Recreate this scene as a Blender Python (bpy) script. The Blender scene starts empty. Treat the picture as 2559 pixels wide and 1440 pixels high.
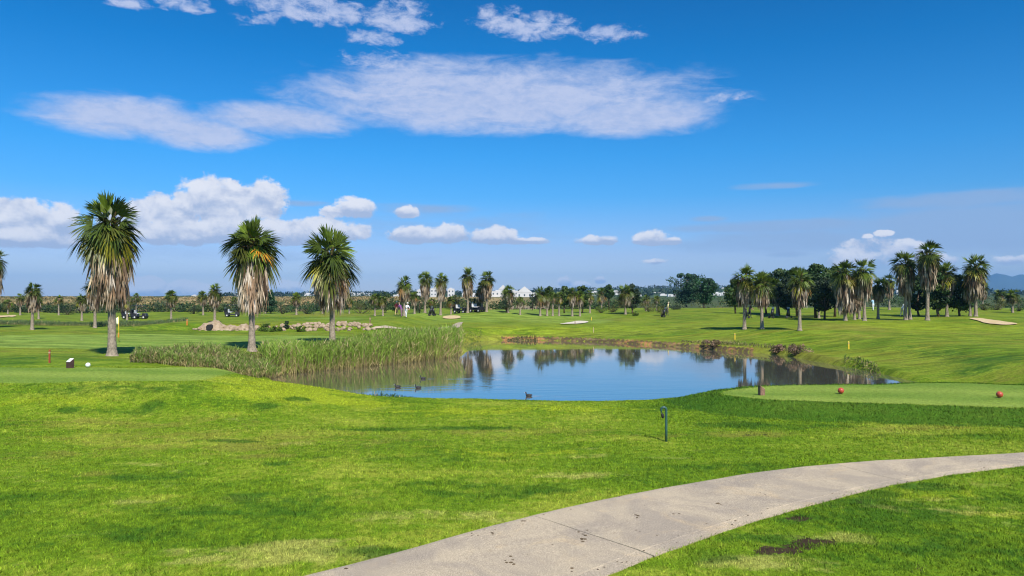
import bpy, bmesh, math, random
import numpy as np
from mathutils import Vector, Matrix, geometry

random.seed(7)
RNG = np.random.default_rng(7)
scn = bpy.context.scene
COL = scn.collection
R = math.radians

# ------------------------------------------------------------------ camera geometry (photo pixels -> world)
F, CX, HZ, CAMZ = 1848.0, 1279.5, 742.0, 3.0
WATER = -1.2


def wx(px, Y):
    return (px - CX) / F * Y


def wz(py, Y):
    return CAMZ - (py - HZ) / F * Y


# ------------------------------------------------------------------ numeric helpers
def sst(a, b, x):
    t = np.clip((x - a) / (b - a), 0, 1)
    return t * t * (3 - 2 * t)


def vnoise(x, y, seed=0):
    xi = np.floor(x).astype(np.int64); yi = np.floor(y).astype(np.int64)
    xf = x - xi; yf = y - yi
    def h(a, b):
        n = (a * 374761393 + b * 668265263 + seed * 1274126177) & 0x7fffffff
        n = ((n ^ (n >> 13)) * 1274126177) & 0x7fffffff
        return ((n ^ (n >> 16)) & 0xffff) / 65535.0
    u = xf * xf * (3 - 2 * xf); v = yf * yf * (3 - 2 * yf)
    return (h(xi, yi) * (1 - u) + h(xi + 1, yi) * u) * (1 - v) + (h(xi, yi + 1) * (1 - u) + h(xi + 1, yi + 1) * u) * v


def fbm(x, y, seed=0, o=3):
    s = 0; a = .5
    for i in range(o):
        s = s + a * vnoise(x * 2 ** i, y * 2 ** i, seed + i); a *= .5
    return s / (1 - .5 ** o)


def poly_sd(X, Y, P):
    """signed distance to a polygon, negative inside"""
    P = np.asarray(P, float); d = np.full(X.shape, 1e18); ins = np.zeros(X.shape, bool)
    n = len(P)
    for i in range(n):
        ax, ay = P[i]; bx, by = P[(i + 1) % n]
        ex, ey = bx - ax, by - ay
        t = np.clip(((X - ax) * ex + (Y - ay) * ey) / (ex * ex + ey * ey + 1e-12), 0, 1)
        d = np.minimum(d, (X - ax - t * ex) ** 2 + (Y - ay - t * ey) ** 2)
        c = (ay > Y) != (by > Y)
        with np.errstate(divide='ignore', invalid='ignore'):
            xi = ax + (Y - ay) * ex / (ey if ey != 0 else 1e-12)
        ins ^= c & (X < xi)
    d = np.sqrt(d)
    return np.where(ins, -d, d)


def smooth_poly(P, n=4):
    P = np.asarray(P, float)
    for _ in range(n):
        Q = np.roll(P, -1, 0)
        P = np.stack([.75 * P + .25 * Q, .25 * P + .75 * Q], 1).reshape(-1, 2)
    return P


def water_pt(px, py):
    Y = (CAMZ - WATER) * F / (py - HZ)
    return (wx(px, Y), Y)


POND = [water_pt(*p) for p in [(1146, 858), (1200, 853), (1260, 850), (1350, 851), (1450, 853), (1550, 858), (1650, 864),
                               (1750, 872), (1850, 880), (1940, 885), (1985, 893), (2060, 908), (2120, 918), (2190, 932),
                               (2240, 943), (2300, 957)]]
POND += [(21.5, 33), (18, 30), (13, 28.4), (8, 27.4), (3, 27), (-2, 27.6), (-6, 29.6), (-9.2, 33), (-12.6, 37.6)]
POND += [water_pt(*p) for p in [(700, 933), (850, 920), (1000, 904), (1100, 894), (1146, 884)]]
POND += [(-3.3, 57.5), (-4.3, 62)]
POND_S = smooth_poly(POND, 2)
TEE_R = smooth_poly([(5.7, 20.9), (6.6, 19.75), (7.6, 19.35), (10.4, 18.8), (12.7, 18.3), (19, 17.4), (24, 18.5), (24, 22), (16, 23.1),
                     (13, 23.5), (8.5, 23.2), (7.0, 22.5)], 2)
GREEN = smooth_poly([(-46, 45), (-30, 42), (-18, 42.5), (-10.5, 49), (-11, 58), (-20, 60.5), (-34, 60), (-46, 58)], 3)


def terrain(X, Y):
    X = np.asarray(X, float); Y = np.asarray(Y, float)
    Ys = np.maximum(Y, .1)
    far = sst(26, 45, Y)
    z = (fbm(X * .09 + 3, Y * .07, 5, 2) - .5) * .55 * far * (1 - sst(150, 300, Y))
    z += (fbm(X * .35, Y * .3, 9, 2) - .5) * .10 * sst(9, 14, Y)
    z += (fbm(X * .9, Y * .8, 19, 2) - .5) * .05 * sst(7.5, 11, Y) * (1 - sst(60, 90, Y))
    # left tee
    tl = sst(-11, -7.5, X)
    z += .6 * (1 - sst(-9.3, -3.4, X)) * sst(17.5, 21.3, Y) * (1 - np.clip((Y - 24.9 + 2.6 * tl) / (4.6 - .9 * tl), 0, 1) ** 2 * (3 - 2 * np.clip((Y - 24.9 + 2.6 * tl) / (4.6 - .9 * tl), 0, 1)))
    # right tee
    dr = poly_sd(X, Y, TEE_R)
    z += .25 * (1 - sst(0, 1.5, dr))
    # right hillside
    z += .75 * sst(50, 76, Y) * sst(14, 36, X) * (1 - sst(120, 170, Y))
    # rock bank step at the left
    st = sst(66.8, 69.2, Y) * sst(-40, -30, X) * (1 - sst(-13, -9, X))
    z += .62 * st * (1 - sst(120, 170, Y))
    # mound in the middle distance
    z += .7 * np.exp(-(((X + 2.5) / 6) ** 2 + ((Y - 104) / 7) ** 2))
    z += .42 * sst(84, 118, Y) * (1 - sst(150, 210, Y)) * sst(-22, -8, X)
    # land rising to scrub
    z += 2.3 * sst(150, 330, Y) + .6 * sst(330, 620, Y)
    u = X / Ys * F + CX
    yr = np.interp(u, [-400, 420, 500, 560, 620, 760, 1000, 1250, 1420, 1580, 1700, 1900, 2150, 2400, 3000],
                   [741, 741, 738, 739, 737.5, 735.5, 734, 731, 727, 722, 720, 721, 722, 728, 735])
    ztop = CAMZ + (HZ - yr) / F * 1350 + (fbm(u * .02, Y * .002, 77, 3) - .5) * 2.0
    hill = sst(640, 1350, Y) * (1 - sst(1500, 2600, Y))
    z = z * (1 - hill) + ztop * hill
    z = z * (1 - sst(2000, 3000, Y)) + 1.0 * sst(2000, 3000, Y)
    # pond
    m = (np.abs(X) < 60) & (Y > 15) & (Y < 95)
    if m.any():
        d = np.full(X.shape, 50.0)
        d[m] = poly_sd(X[m], Y[m], POND_S)
        near = (1 - sst(33, 42, Y))
        lip = np.clip(d / .35, 0, 1) * (.06 * near + .33 * (1 - near))
        w = (6.4 - 2.0 * sst(2.5, 8, X)) * near + (1 - near) * (3.5 + 7 * sst(2, 14, X))
        s = sst(0, 1, d / w)
        zb = WATER + .02 + lip
        zz = np.where(d > 0, zb + (z - zb) * s, WATER - .03 - np.clip(-d * .3, 0, 1.2))
        z = np.where(m & (d < 25), zz, z)
    return z


def tz(x, y):
    return float(terrain(np.array([x]), np.array([y]))[0])


_YS = np.concatenate([np.arange(5, 60, .1), np.arange(60, 400, .4)])


def place(px, py):
    X = wx(px, _YS)
    t = terrain(X, _YS); r = wz(py, _YS)
    i = int(np.argmax(t >= r))
    Y = float(_YS[i])
    return float(X[i]), Y, float(t[i])


# ------------------------------------------------------------------ object helpers
def tag(o, label=None, cat=None, group=None, kind=None):
    if label: o['label'] = label
    if cat: o['category'] = cat
    if group: o['group'] = group
    if kind: o['kind'] = kind
    return o


def empty(name, loc, label, cat, group=None, rz=0, sc=1):
    o = bpy.data.objects.new(name, None); COL.objects.link(o)
    o.location = loc; o.rotation_euler.z = rz
    o.scale = (sc, sc, sc)
    o.empty_display_size = .3
    return tag(o, label, cat, group)


def np_mesh(name, V, faces, mats, parent=None, smooth=False, attrs=None, midx=None, loc=None):
    """faces: one (M,k) array or a list of them"""
    if not isinstance(faces, (list, tuple)): faces = [faces]
    faces = [np.asarray(f, np.int32) for f in faces if len(f)]
    me = bpy.data.meshes.new(name)
    V = np.asarray(V, np.float32)
    me.vertices.add(len(V)); me.vertices.foreach_set('co', V.ravel())
    li = np.concatenate([f.ravel() for f in faces])
    tot = np.concatenate([np.full(len(f), f.shape[1], np.int32) for f in faces])
    me.loops.add(len(li)); me.loops.foreach_set('vertex_index', li)
    me.polygons.add(len(tot))
    me.polygons.foreach_set('loop_start', np.concatenate([[0], np.cumsum(tot)[:-1]]).astype(np.int32))
    me.polygons.foreach_set('loop_total', tot)
    if midx is not None: me.polygons.foreach_set('material_index', np.asarray(midx, np.int32))
    me.polygons.foreach_set('use_smooth', np.full(len(tot), smooth, bool))
    if not isinstance(mats, (list, tuple)): mats = [mats]
    for m in mats: me.materials.append(m)
    for k, v in (attrs or {}).items():
        v = np.asarray(v, np.float32)
        if v.ndim == 1:
            a = me.attributes.new(k, 'FLOAT', 'POINT'); a.data.foreach_set('value', v)
        else:
            if v.shape[1] == 3: v = np.concatenate([v, np.ones((len(v), 1), np.float32)], 1)
            a = me.attributes.new(k, 'FLOAT_COLOR', 'POINT'); a.data.foreach_set('color', v.ravel())
    me.update(calc_edges=True); me.validate()
    o = bpy.data.objects.new(name, me); COL.objects.link(o)
    if parent: o.parent = parent
    if loc is not None: o.location = loc
    return o


class MB:
    """collects shapes for one mesh"""
    def __init__(s): s.V = []; s.F = {}; s.M = {}; s.n = 0; s.A = []; s.bev = 0
    def add(s, V, Fs, mi=0, col=None):
        V = np.asarray(V, float)
        for f in Fs:
            k = len(f); s.F.setdefault(k, []).append([i + s.n for i in f]); s.M.setdefault(k, []).append(mi)
        s.V.append(V); s.n += len(V)
        s.A.append(np.tile(col if col is not None else (1, 1, 1), (len(V), 1)))
        return s
    def box(s, c, d, mi=0, rz=0, taper=1.0, rot=None, col=None):
        x, y, z = np.array(d) / 2
        V = np.array([[-x, -y, -z], [x, -y, -z], [x, y, -z], [-x, y, -z], [-x * taper, -y * taper, z], [x * taper, -y * taper, z], [x * taper, y * taper, z], [-x * taper, y * taper, z]])
        if rot is not None: V = V @ np.array(rot.to_3x3()).T
        cz, sz = math.cos(rz), math.sin(rz)
        V = V @ np.array([[cz, sz, 0], [-sz, cz, 0], [0, 0, 1]]) + np.array(c)
        return s.add(V, [(0, 3, 2, 1), (4, 5, 6, 7), (0, 1, 5, 4), (1, 2, 6, 5), (2, 3, 7, 6), (3, 0, 4, 7)], mi, col)
    def tube(s, pts, rad, n=8, mi=0, cap=True, col=None):
        pts = [Vector(p) for p in pts]
        if not hasattr(rad, '__len__'): rad = [rad] * len(pts)
        V = []; up = Vector((0, 0, 1))
        prev = None
        for i, p in enumerate(pts):
            t = (pts[min(i + 1, len(pts) - 1)] - pts[max(i - 1, 0)]).normalized()
            if prev is None:
                a = t.cross(up) if abs(t.z) < .9 else t.cross(Vector((0, 1, 0)))
            else:
                a = prev - t * prev.dot(t)
            a.normalize(); prev = a; b = t.cross(a)
            for k in range(n):
                w = 2 * math.pi * k / n
                V.append(p + (a * math.cos(w) + b * math.sin(w)) * rad[i])
        Fs = []
        for i in range(len(pts) - 1):
            for k in range(n):
                Fs.append((i * n + k, i * n + (k + 1) % n, (i + 1) * n + (k + 1) % n, (i + 1) * n + k))
        if cap:
            Fs.append(tuple(range(n - 1, -1, -1))); Fs.append(tuple((len(pts) - 1) * n + k for k in range(n)))
        return s.add([tuple(v) for v in V], Fs, mi, col)
    def ball(s, c, r, nu=16, nv=10, mi=0, col=None):
        if not hasattr(r, '__len__'): r = (r, r, r)
        V = [(c[0], c[1], c[2] - r[2])]; Fs = []
        for j in range(1, nv):
            a = -math.pi / 2 + math.pi * j / nv
            for k in range(nu):
                b = 2 * math.pi * k / nu
                V.append((c[0] + r[0] * math.cos(a) * math.cos(b), c[1] + r[1] * math.cos(a) * math.sin(b), c[2] + r[2] * math.sin(a)))
        V.append((c[0], c[1], c[2] + r[2]))
        for k in range(nu): Fs.append((0, 1 + (k + 1) % nu, 1 + k))
        for j in range(nv - 2):
            for k in range(nu):
                a = 1 + j * nu
                Fs.append((a + k, a + (k + 1) % nu, a + nu + (k + 1) % nu, a + nu + k))
        l = len(V) - 1; a = 1 + (nv - 2) * nu
        for k in range(nu): Fs.append((a + k, a + (k + 1) % nu, l))
        return s.add(V, Fs, mi, col)
    def build(s, name, mats, parent=None, smooth=False, bevel=0, loc=None, attr=False):
        ks = sorted(s.F)
        o = np_mesh(name, np.concatenate(s.V), [np.array(s.F[k]) for k in ks], mats, parent, smooth,
                    {'tint': np.concatenate(s.A)} if attr else None, sum((s.M[k] for k in ks), []), loc)
        if bevel:
            m = o.modifiers.new('bevel', 'BEVEL'); m.width = bevel; m.segments = 2; m.limit_method = 'ANGLE'
        return o


# ------------------------------------------------------------------ materials
def mat(name):
    m = bpy.data.materials.new(name); m.use_nodes = True
    nt = m.node_tree; bs = nt.nodes['Principled BSDF']
    return m, nt, bs


class N:
    """tiny node-building helper"""
    def __init__(s, nt): s.nt = nt
    def new(s, t, **kw):
        n = s.nt.nodes.new(t)
        for k, v in kw.items(): setattr(n, k, v)
        return n
    def link(s, a, b): s.nt.links.new(a, b)
    def set(s, sock, v):
        if isinstance(v, bpy.types.NodeSocket): s.link(v, sock)
        else: sock.default_value = v
    def math(s, op, a, b=0.0, c=None, clamp=False):
        n = s.new('ShaderNodeMath', operation=op, use_clamp=clamp)
        s.set(n.inputs[0], a); s.set(n.inputs[1], b)
        if c is not None: s.set(n.inputs[2], c)
        return n.outputs[0]
    def vmath(s, op, a, b=(0, 0, 0)):
        n = s.new('ShaderNodeVectorMath', operation=op)
        s.set(n.inputs[0], a); s.set(n.inputs[1], b)
        return n.outputs['Value'] if op in ('LENGTH', 'DOT_PRODUCT') else n.outputs[0]
    def noise(s, vec, scale, detail=2.0, rough=.5, dist=0.0):
        n = s.new('ShaderNodeTexNoise')
        s.set(n.inputs['Vector'], vec); n.inputs['Scale'].default_value = scale
        n.inputs['Detail'].default_value = detail; n.inputs['Roughness'].default_value = rough
        n.inputs['Distortion'].default_value = dist
        return n.outputs['Fac']
    def mapr(s, v, a, b, c=0.0, d=1.0, smooth=True):
        n = s.new('ShaderNodeMapRange', interpolation_type='SMOOTHSTEP' if smooth else 'LINEAR')
        s.set(n.inputs[0], v)
        for i, q in zip((1, 2, 3, 4), (a, b, c, d)): s.set(n.inputs[i], q)
        return n.outputs[0]
    def mix(s, f, a, b):
        n = s.new('ShaderNodeMix', data_type='RGBA')
        s.set(n.inputs[0], f)
        for k, v in ((6, a), (7, b)):
            if isinstance(v, tuple) and len(v) == 3: v = v + (1,)
            s.set(n.inputs[k], v)
        return n.outputs[2]
    def mul(s, a, b):
        n = s.new('ShaderNodeMix', data_type='RGBA', blend_type='MULTIPLY')
        n.inputs[0].default_value = 1
        for k, v in ((6, a), (7, b)):
            if isinstance(v, tuple) and len(v) == 3: v = v + (1,)
            s.set(n.inputs[k], v)
        return n.outputs[2]
    def bright(s, col, fac):
        """multiply colour by a scalar socket"""
        n = s.new('ShaderNodeVectorMath', operation='SCALE')
        s.set(n.inputs[0], col); s.set(n.inputs[3], fac)
        return n.outputs[0]
    def pos(s):
        return s.new('ShaderNodeNewGeometry').outputs['Position']
    def obj(s):
        return s.new('ShaderNodeTexCoord').outputs['Object']
    def attr(s, name, out='Color'):
        return s.new('ShaderNodeAttribute', attribute_name=name).outputs[out]
    def sep(s, v):
        n = s.new('ShaderNodeSeparateXYZ'); s.set(n.inputs[0], v); return n.outputs
    def bump(s, h, strength=.3, dist=.02):
        n = s.new('ShaderNodeBump'); s.set(n.inputs['Height'], h)
        n.inputs['Strength'].default_value = strength; n.inputs['Distance'].default_value = dist
        return n.outputs[0]


def simple(name, col, rough=.6, var=.15, scale=6.0, metal=0.0, spec=.5, bump=0.0):
    m, nt, b = mat(name); n = N(nt)
    f = n.noise(n.obj(), scale, 4)
    c = n.bright(col + (1,) if False else (col[0], col[1], col[2]), n.mapr(f, .25, .75, 1 - var, 1 + var))
    n.link(c, b.inputs['Base Color'])
    b.inputs['Roughness'].default_value = rough; b.inputs['Metallic'].default_value = metal
    b.inputs['Specular IOR Level'].default_value = spec
    if bump: n.link(n.bump(f, bump, .02), b.inputs['Normal'])
    return m


def lawn_colour(n, fine=True):
    """colour of the turf at the shaded point, from its position and the planting masks"""
    p = n.pos()
    ga = n.sep(n.attr('turf_a')); gb = n.sep(n.attr('turf_b'))
    lush, yel, dry = ga[0], ga[1], ga[2]
    soil, mown, scrub = gb[0], gb[1], gb[2]
    flat = n.vmath('MULTIPLY', p, (1, 1, 0))
    str_ = n.vmath('MULTIPLY', p, (.45, 1, 0))
    big = n.noise(flat, .16, 3, .55, .4)
    med = n.noise(str_, .75, 4, .6, .6)
    sml = n.noise(flat, 4.5, 4, .65)
    tuft = n.noise(n.vmath('MULTIPLY', p, (1, .6, 0)), 9.0, 4, .7)
    v = n.math('ADD', n.math('MULTIPLY', big, .40), n.math('ADD', n.math('MULTIPLY', med, .38), n.math('ADD', n.math('MULTIPLY', sml, .26), n.math('MULTIPLY', tuft, .24))))
    c = n.mix(n.mapr(v, .50, .64), G_DARK, G_MID)
    c = n.mix(n.mapr(v, .62, .76), c, G_YEL)
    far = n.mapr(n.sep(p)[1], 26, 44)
    c = n.mix(far, c, n.mix(n.mapr(v, .52, .72), F_A, F_B))  # far palette darkened, standing in for the self-shadow of blades not built there
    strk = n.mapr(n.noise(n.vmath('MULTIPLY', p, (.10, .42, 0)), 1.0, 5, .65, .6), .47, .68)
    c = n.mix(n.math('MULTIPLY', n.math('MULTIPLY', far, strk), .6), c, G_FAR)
    thatch = n.mapr(n.noise(str_, 1.9, 5, .7, .8), .60, .74)
    c = n.mix(n.math('MULTIPLY', thatch, .6), c, G_THATCH)
    rag = n.math('SUBTRACT', n.noise(flat, 2.2, 6, .7), .5)
    rag2 = n.math('SUBTRACT', n.noise(n.vmath('MULTIPLY', p, (.5, 1, 0)), 1.1, 6, .72, .8), .5)
    rg = n.math('ADD', n.math('MULTIPLY', rag, 1.5), n.math('MULTIPLY', rag2, 1.5))
    def msk(a, k=1.0):
        return n.mapr(n.math('ADD', a, n.math('MULTIPLY', rg, k)), .36, .80)
    c = n.mix(n.math('MULTIPLY', msk(yel), n.mapr(far, 0, 1, .85, .4)), c, G_VIVID)
    c = n.mix(n.math('MULTIPLY', msk(dry), .6), c, G_DRY)
    c = n.mix(n.math('MULTIPLY', msk(n.attr('turf_a', 'Alpha')), .6), c, G_STRAW)
    c = n.mix(n.math('MULTIPLY', msk(lush, .9), .85), c, G_LUSH)
    mo = n.mapr(mown, .35, .65)
    stripe = n.math('SINE', n.math('ADD', n.math('MULTIPLY', n.sep(p)[1], 2.2), n.math('MULTIPLY', n.sep(p)[0], .35)))
    cm = n.mix(n.mapr(n.math('ADD', n.math('MULTIPLY', stripe, .25), n.noise(str_, .9, 4, .6)), .1, .9), M_A, M_B)
    c = n.mix(n.math('MULTIPLY', mo, .92), c, cm)
    # dry scrubland
    sc = n.noise(n.vmath('MULTIPLY', p, (.03, .012, 0)), 1, 6, .65, .5)
    cs = n.mix(n.mapr(sc, .38, .55), S_OLIVE, S_TAN)
    cs = n.mix(n.mapr(scrub, .55, .95), cs, S_GREEN)
    c = n.mix(n.mapr(scrub, .1, .4), c, cs)
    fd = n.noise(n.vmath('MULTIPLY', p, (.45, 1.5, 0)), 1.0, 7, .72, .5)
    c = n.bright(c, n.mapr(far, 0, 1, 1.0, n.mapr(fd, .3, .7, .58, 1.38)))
    if fine:
        fz = n.noise(n.vmath('MULTIPLY', p, (1, .55, 0)), 42, 3, .7)
        fz2 = n.noise(n.vmath('MULTIPLY', p, (1, .5, 0)), 11, 4, .7)
        c = n.bright(c, n.math('MULTIPLY', n.mapr(fz, .2, .8, .62, 1.38), n.mapr(fz2, .25, .75, .72, 1.28)))
    so = n.mapr(n.math('ADD', soil, n.math('MULTIPLY', n.math('SUBTRACT', n.noise(flat, 5, 6, .75), .5), 1.5)), .42, .55)
    c = n.mix(so, c, n.mix(n.noise(flat, 9, 4), C_SOIL, C_SOIL2))
    return c, sml


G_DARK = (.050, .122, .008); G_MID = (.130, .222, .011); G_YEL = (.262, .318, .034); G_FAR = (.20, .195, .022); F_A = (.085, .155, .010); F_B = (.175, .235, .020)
G_THATCH = (.26, .30, .07); G_VIVID = (.27, .34, .018); G_DRY = (.205, .20, .036); G_STRAW = (.40, .385, .10); G_LUSH = (.040, .110, .010)
M_A = (.14, .232, .034); M_B = (.235, .318, .056)
S_TAN = (.34, .25, .11); S_OLIVE = (.13, .13, .045); S_GREEN = (.055, .085, .035)
C_SOIL = (.028, .019, .012); C_SOIL2 = (.075, .052, .032)

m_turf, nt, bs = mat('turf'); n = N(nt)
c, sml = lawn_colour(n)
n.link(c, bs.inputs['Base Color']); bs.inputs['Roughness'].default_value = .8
bs.inputs['Specular IOR Level'].default_value = .05
n.link(n.bump(n.noise(n.vmath('MULTIPLY', n.pos(), (1, .7, 1)), 16, 5, .75), .5, .05), bs.inputs['Normal'])

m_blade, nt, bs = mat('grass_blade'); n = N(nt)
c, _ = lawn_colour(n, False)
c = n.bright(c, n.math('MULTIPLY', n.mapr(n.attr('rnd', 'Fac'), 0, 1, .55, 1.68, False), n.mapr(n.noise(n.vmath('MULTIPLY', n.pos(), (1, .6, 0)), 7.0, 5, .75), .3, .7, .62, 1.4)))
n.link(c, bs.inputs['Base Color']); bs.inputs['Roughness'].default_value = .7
bs.inputs['Specular IOR Level'].default_value = .06
g = n.new('ShaderNodeNewGeometry')
mixn = n.new('ShaderNodeMix', data_type='VECTOR'); mixn.inputs[0].default_value = .72
n.link(g.outputs['Normal'], mixn.inputs[4]); mixn.inputs[5].default_value = (0, 0, 1)
n.link(n.vmath('NORMALIZE', mixn.outputs[1]), bs.inputs['Normal'])


def leafy(name, trans=.25, rough=.55, up=.35, var=.3):
    m, nt, b = mat(name); n = N(nt)
    c = n.attr('tint')
    c = n.bright(c, n.mapr(n.noise(n.obj(), 3.0, 3), .25, .75, 1 - var, 1 + var))
    n.link(c, b.inputs['Base Color']); b.inputs['Roughness'].default_value = rough
    b.inputs['Specular IOR Level'].default_value = .3
    if trans:
        t = n.new('ShaderNodeBsdfTranslucent'); n.link(c, t.inputs['Color'])
        ms = n.new('ShaderNodeMixShader'); ms.inputs[0].default_value = trans
        n.link(b.outputs[0], ms.inputs[1]); n.link(t.outputs[0], ms.inputs[2])
        n.link(ms.outputs[0], nt.nodes['Material Output'].inputs['Surface'])
    return m


m_frond = leafy('palm_frond', .12, .42)
m_dead = leafy('dead_frond', .1, .85)
m_leaf = leafy('tree_leaf', .2, .6)
m_reed = leafy('reed_leaf', .42, .6, .35, .15)
m_trunk = simple('palm_trunk', (.275, .225, .17), .9, .35, 9, 0, .2, .6)
m_bark = simple('tree_bark', (.12, .085, .06), .9, .3, 8, 0, .2, .5)


def rock_material(name, a, b2):
    m, nt, b = mat(name); n = N(nt)
    f = n.noise(n.pos(), 2.2, 6, .65)
    n.link(n.mix(n.mapr(f, .35, .65), a, b2), b.inputs['Base Color'])
    b.inputs['Roughness'].default_value = .9
    n.link(n.bump(n.noise(n.pos(), 7, 6, .7), .8, .08), b.inputs['Normal'])
    return m


m_rock = rock_material('pale_rock', (.28, .20, .12), (.42, .325, .225))
m_sand = rock_material('bunker_sand', (.55, .40, .2), (.62, .48, .27))
m_sandw = rock_material('pale_sand', (.6, .53, .40), (.66, .60, .48))

# concrete path
m_path, nt, bs = mat('path_concrete'); n = N(nt)
p = n.pos()
agg = n.noise(p, 75, 2, .8)
vor = n.new('ShaderNodeTexVoronoi'); n.link(p, vor.inputs['Vector']); vor.inputs['Scale'].default_value = 48
big = n.noise(p, .8, 6, .68, .8)
c = n.mix(n.mapr(big, .35, .65), (.41, .345, .265), (.57, .47, .33))
c = n.mix(n.mapr(n.noise(p, 1.3, 5, .65, 1.0), .55, .72, 0, .55), c, (.66, .50, .30))
c = n.bright(c, n.math('MULTIPLY', n.mapr(agg, .25, .75, .58, 1.38), n.mapr(vor.outputs['Distance'], .0, .5, 1.12, .8)))
stain = n.mapr(n.noise(n.vmath('MULTIPLY', p, (1, 1, 1)), 2.6, 6, .75), .655, .70)
c = n.mix(n.math('MULTIPLY', stain, .6), c, (.20, .14, .08))
drift = n.mapr(n.noise(n.vmath('MULTIPLY', p, (1.2, 3.5, 1)), .8, 6, .75), .62, .7)
c = n.mix(n.math('MULTIPLY', drift, .25), c, (.26, .21, .165))
n.link(c, bs.inputs['Base Color']); bs.inputs['Roughness'].default_value = .9; bs.inputs['Specular IOR Level'].default_value = .2
n.link(n.bump(agg, .5, .008), bs.inputs['Normal'])

# water
m_water, nt, bs = mat('pond_water'); n = N(nt)
bs.inputs['Base Color'].default_value = (.12, .118, .095, 1)
bs.inputs['Roughness'].default_value = .035; bs.inputs['IOR'].default_value = 1.333
p = n.pos()
wv = n.noise(n.vmath('MULTIPLY', p, (.45, 1.9, 1)), 1.3, 3, .55, .4)
calm = n.math('MULTIPLY', n.mapr(n.noise(n.vmath('MULTIPLY', p, (.35, 1.2, 1)), .16, 4, .6), .42, .62, .12, 1.0), n.mapr(n.sep(p)[1], 50, 33, .35, 1.8))
wk = n.attr('wake', 'Fac')
h = n.math('ADD', n.math('MULTIPLY', wv, calm), n.math('MULTIPLY', wk, 1.6))
bw = n.bump(h, .30, .010)
n.link(bw, bs.inputs['Normal'])
gl = n.new('ShaderNodeBsdfGlossy'); gl.inputs['Roughness'].default_value = .05; gl.inputs['Color'].default_value = (1, .93, .83, 1); n.link(bw, gl.inputs['Normal'])
ms = n.new('ShaderNodeMixShader'); ms.inputs[0].default_value = .5
n.link(bs.outputs[0], ms.inputs[1]); n.link(gl.outputs[0], ms.inputs[2])
n.link(ms.outputs[0], nt.nodes['Material Output'].inputs['Surface'])

m_white = simple('white_wall', (.56, .555, .545), .8, .05, .3)
m_roof = simple('terracotta_roof', (.42, .16, .08), .85, .2, 1.5)
m_glass = simple('window_glass', (.05, .07, .09), .2, .1, 1)
m_dark = simple('dark_paint', (.012, .012, .014), .4, .2, 4)
m_black = simple('black_rubber', (.012, .012, .013), .7, .2, 8)
m_metal = simple('bare_metal', (.45, .46, .47), .35, .1, 8, .9)
m_cartw = simple('cart_white', (.6, .6, .62), .4, .08, 3)
m_wood = simple('marker_wood', (.22, .13, .09), .8, .3, 20, 0, .2, .4)
m_woodlt = simple('marker_end_grain', (.45, .33, .22), .8, .2, 25)
m_red = simple('red_paint', (.45, .07, .035), .45, .15, 12)
m_whitep = simple('white_paint', (.8, .8, .79), .5, .05, 12)
m_yel = simple('yellow_paint', (.75, .52, .03), .5, .12, 9)
m_orange = simple('orange_paint', (.7, .2, .03), .5, .12, 9)
m_redst = simple('red_stake_paint', (.33, .05, .03), .6, .15, 9)
m_green = simple('green_post_paint', (.035, .10, .085), .35, .25, 14)
m_skin = simple('skin', (.5, .3, .22), .6, .05, 9)
m_brown = simple('brown_board', (.07, .035, .028), .6, .2, 12)
m_coot = simple('coot_feather', (.014, .014, .017), .6, .3, 25)

# ------------------------------------------------------------------ world: nishita sky with clouds far above
SUN_EL, SUN_AZ_FROM_BACK = 47.0, 23.0         # sun behind the camera, towards its right shoulder
wld = bpy.data.worlds.new('World'); scn.world = wld; wld.use_nodes = True
nt = wld.node_tree; n = N(nt)
bg = nt.nodes['Background']
sky = n.new('ShaderNodeTexSky', sky_type='NISHITA', sun_disc=False)
sky.sun_elevation = R(SUN_EL); sky.sun_rotation = R(180 - SUN_AZ_FROM_BACK)
sky.altitude = 20; sky.air_density = 1.0; sky.dust_density = .4; sky.ozone_density = 3.0
d = n.new('ShaderNodeTexCoord').outputs['Generated']
dx, dy, dz = n.sep(d)
az = n.math('ARCTAN2', dx, dy)
el = n.math('ARCSINE', dz)
ramp = n.new('ShaderNodeValToRGB'); cr = ramp.color_ramp
n.link(n.mapr(el, 0, R(40), 0, 1, False), ramp.inputs[0])
SKY_STOPS = [(0.0, (.95, .97, 1.22)), (.08, (.70, .76, 1.10)), (.19, (.25, .73, 1.16)), (.27, (.145, .72, 1.18)), (.45, (.022, .60, 1.06)), (.55, (.015, .53, .97)), (1, (.25, .6, .95))]
cr.elements[0].position = 0; cr.elements[0].color = SKY_STOPS[0][1] + (1,)
cr.elements[1].position = 1; cr.elements[1].color = SKY_STOPS[-1][1] + (1,)
for q, cc in SKY_STOPS[1:-1]:
    e = cr.elements.new(q); e.color = cc + (1,)
base = n.mul(sky.outputs[0], ramp.outputs[0])
base = n.bright(base, n.mapr(az, R(-40), R(40), 1.0, .93, False))

comb = n.new('ShaderNodeCombineXYZ'); n.link(az, comb.inputs[0]); n.link(el, comb.inputs[1])
uv = comb.outputs[0]


def ang(px, py):
    a = math.atan((px - CX) / F)
    return a, math.atan((HZ - py) / F * math.cos(a))


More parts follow.
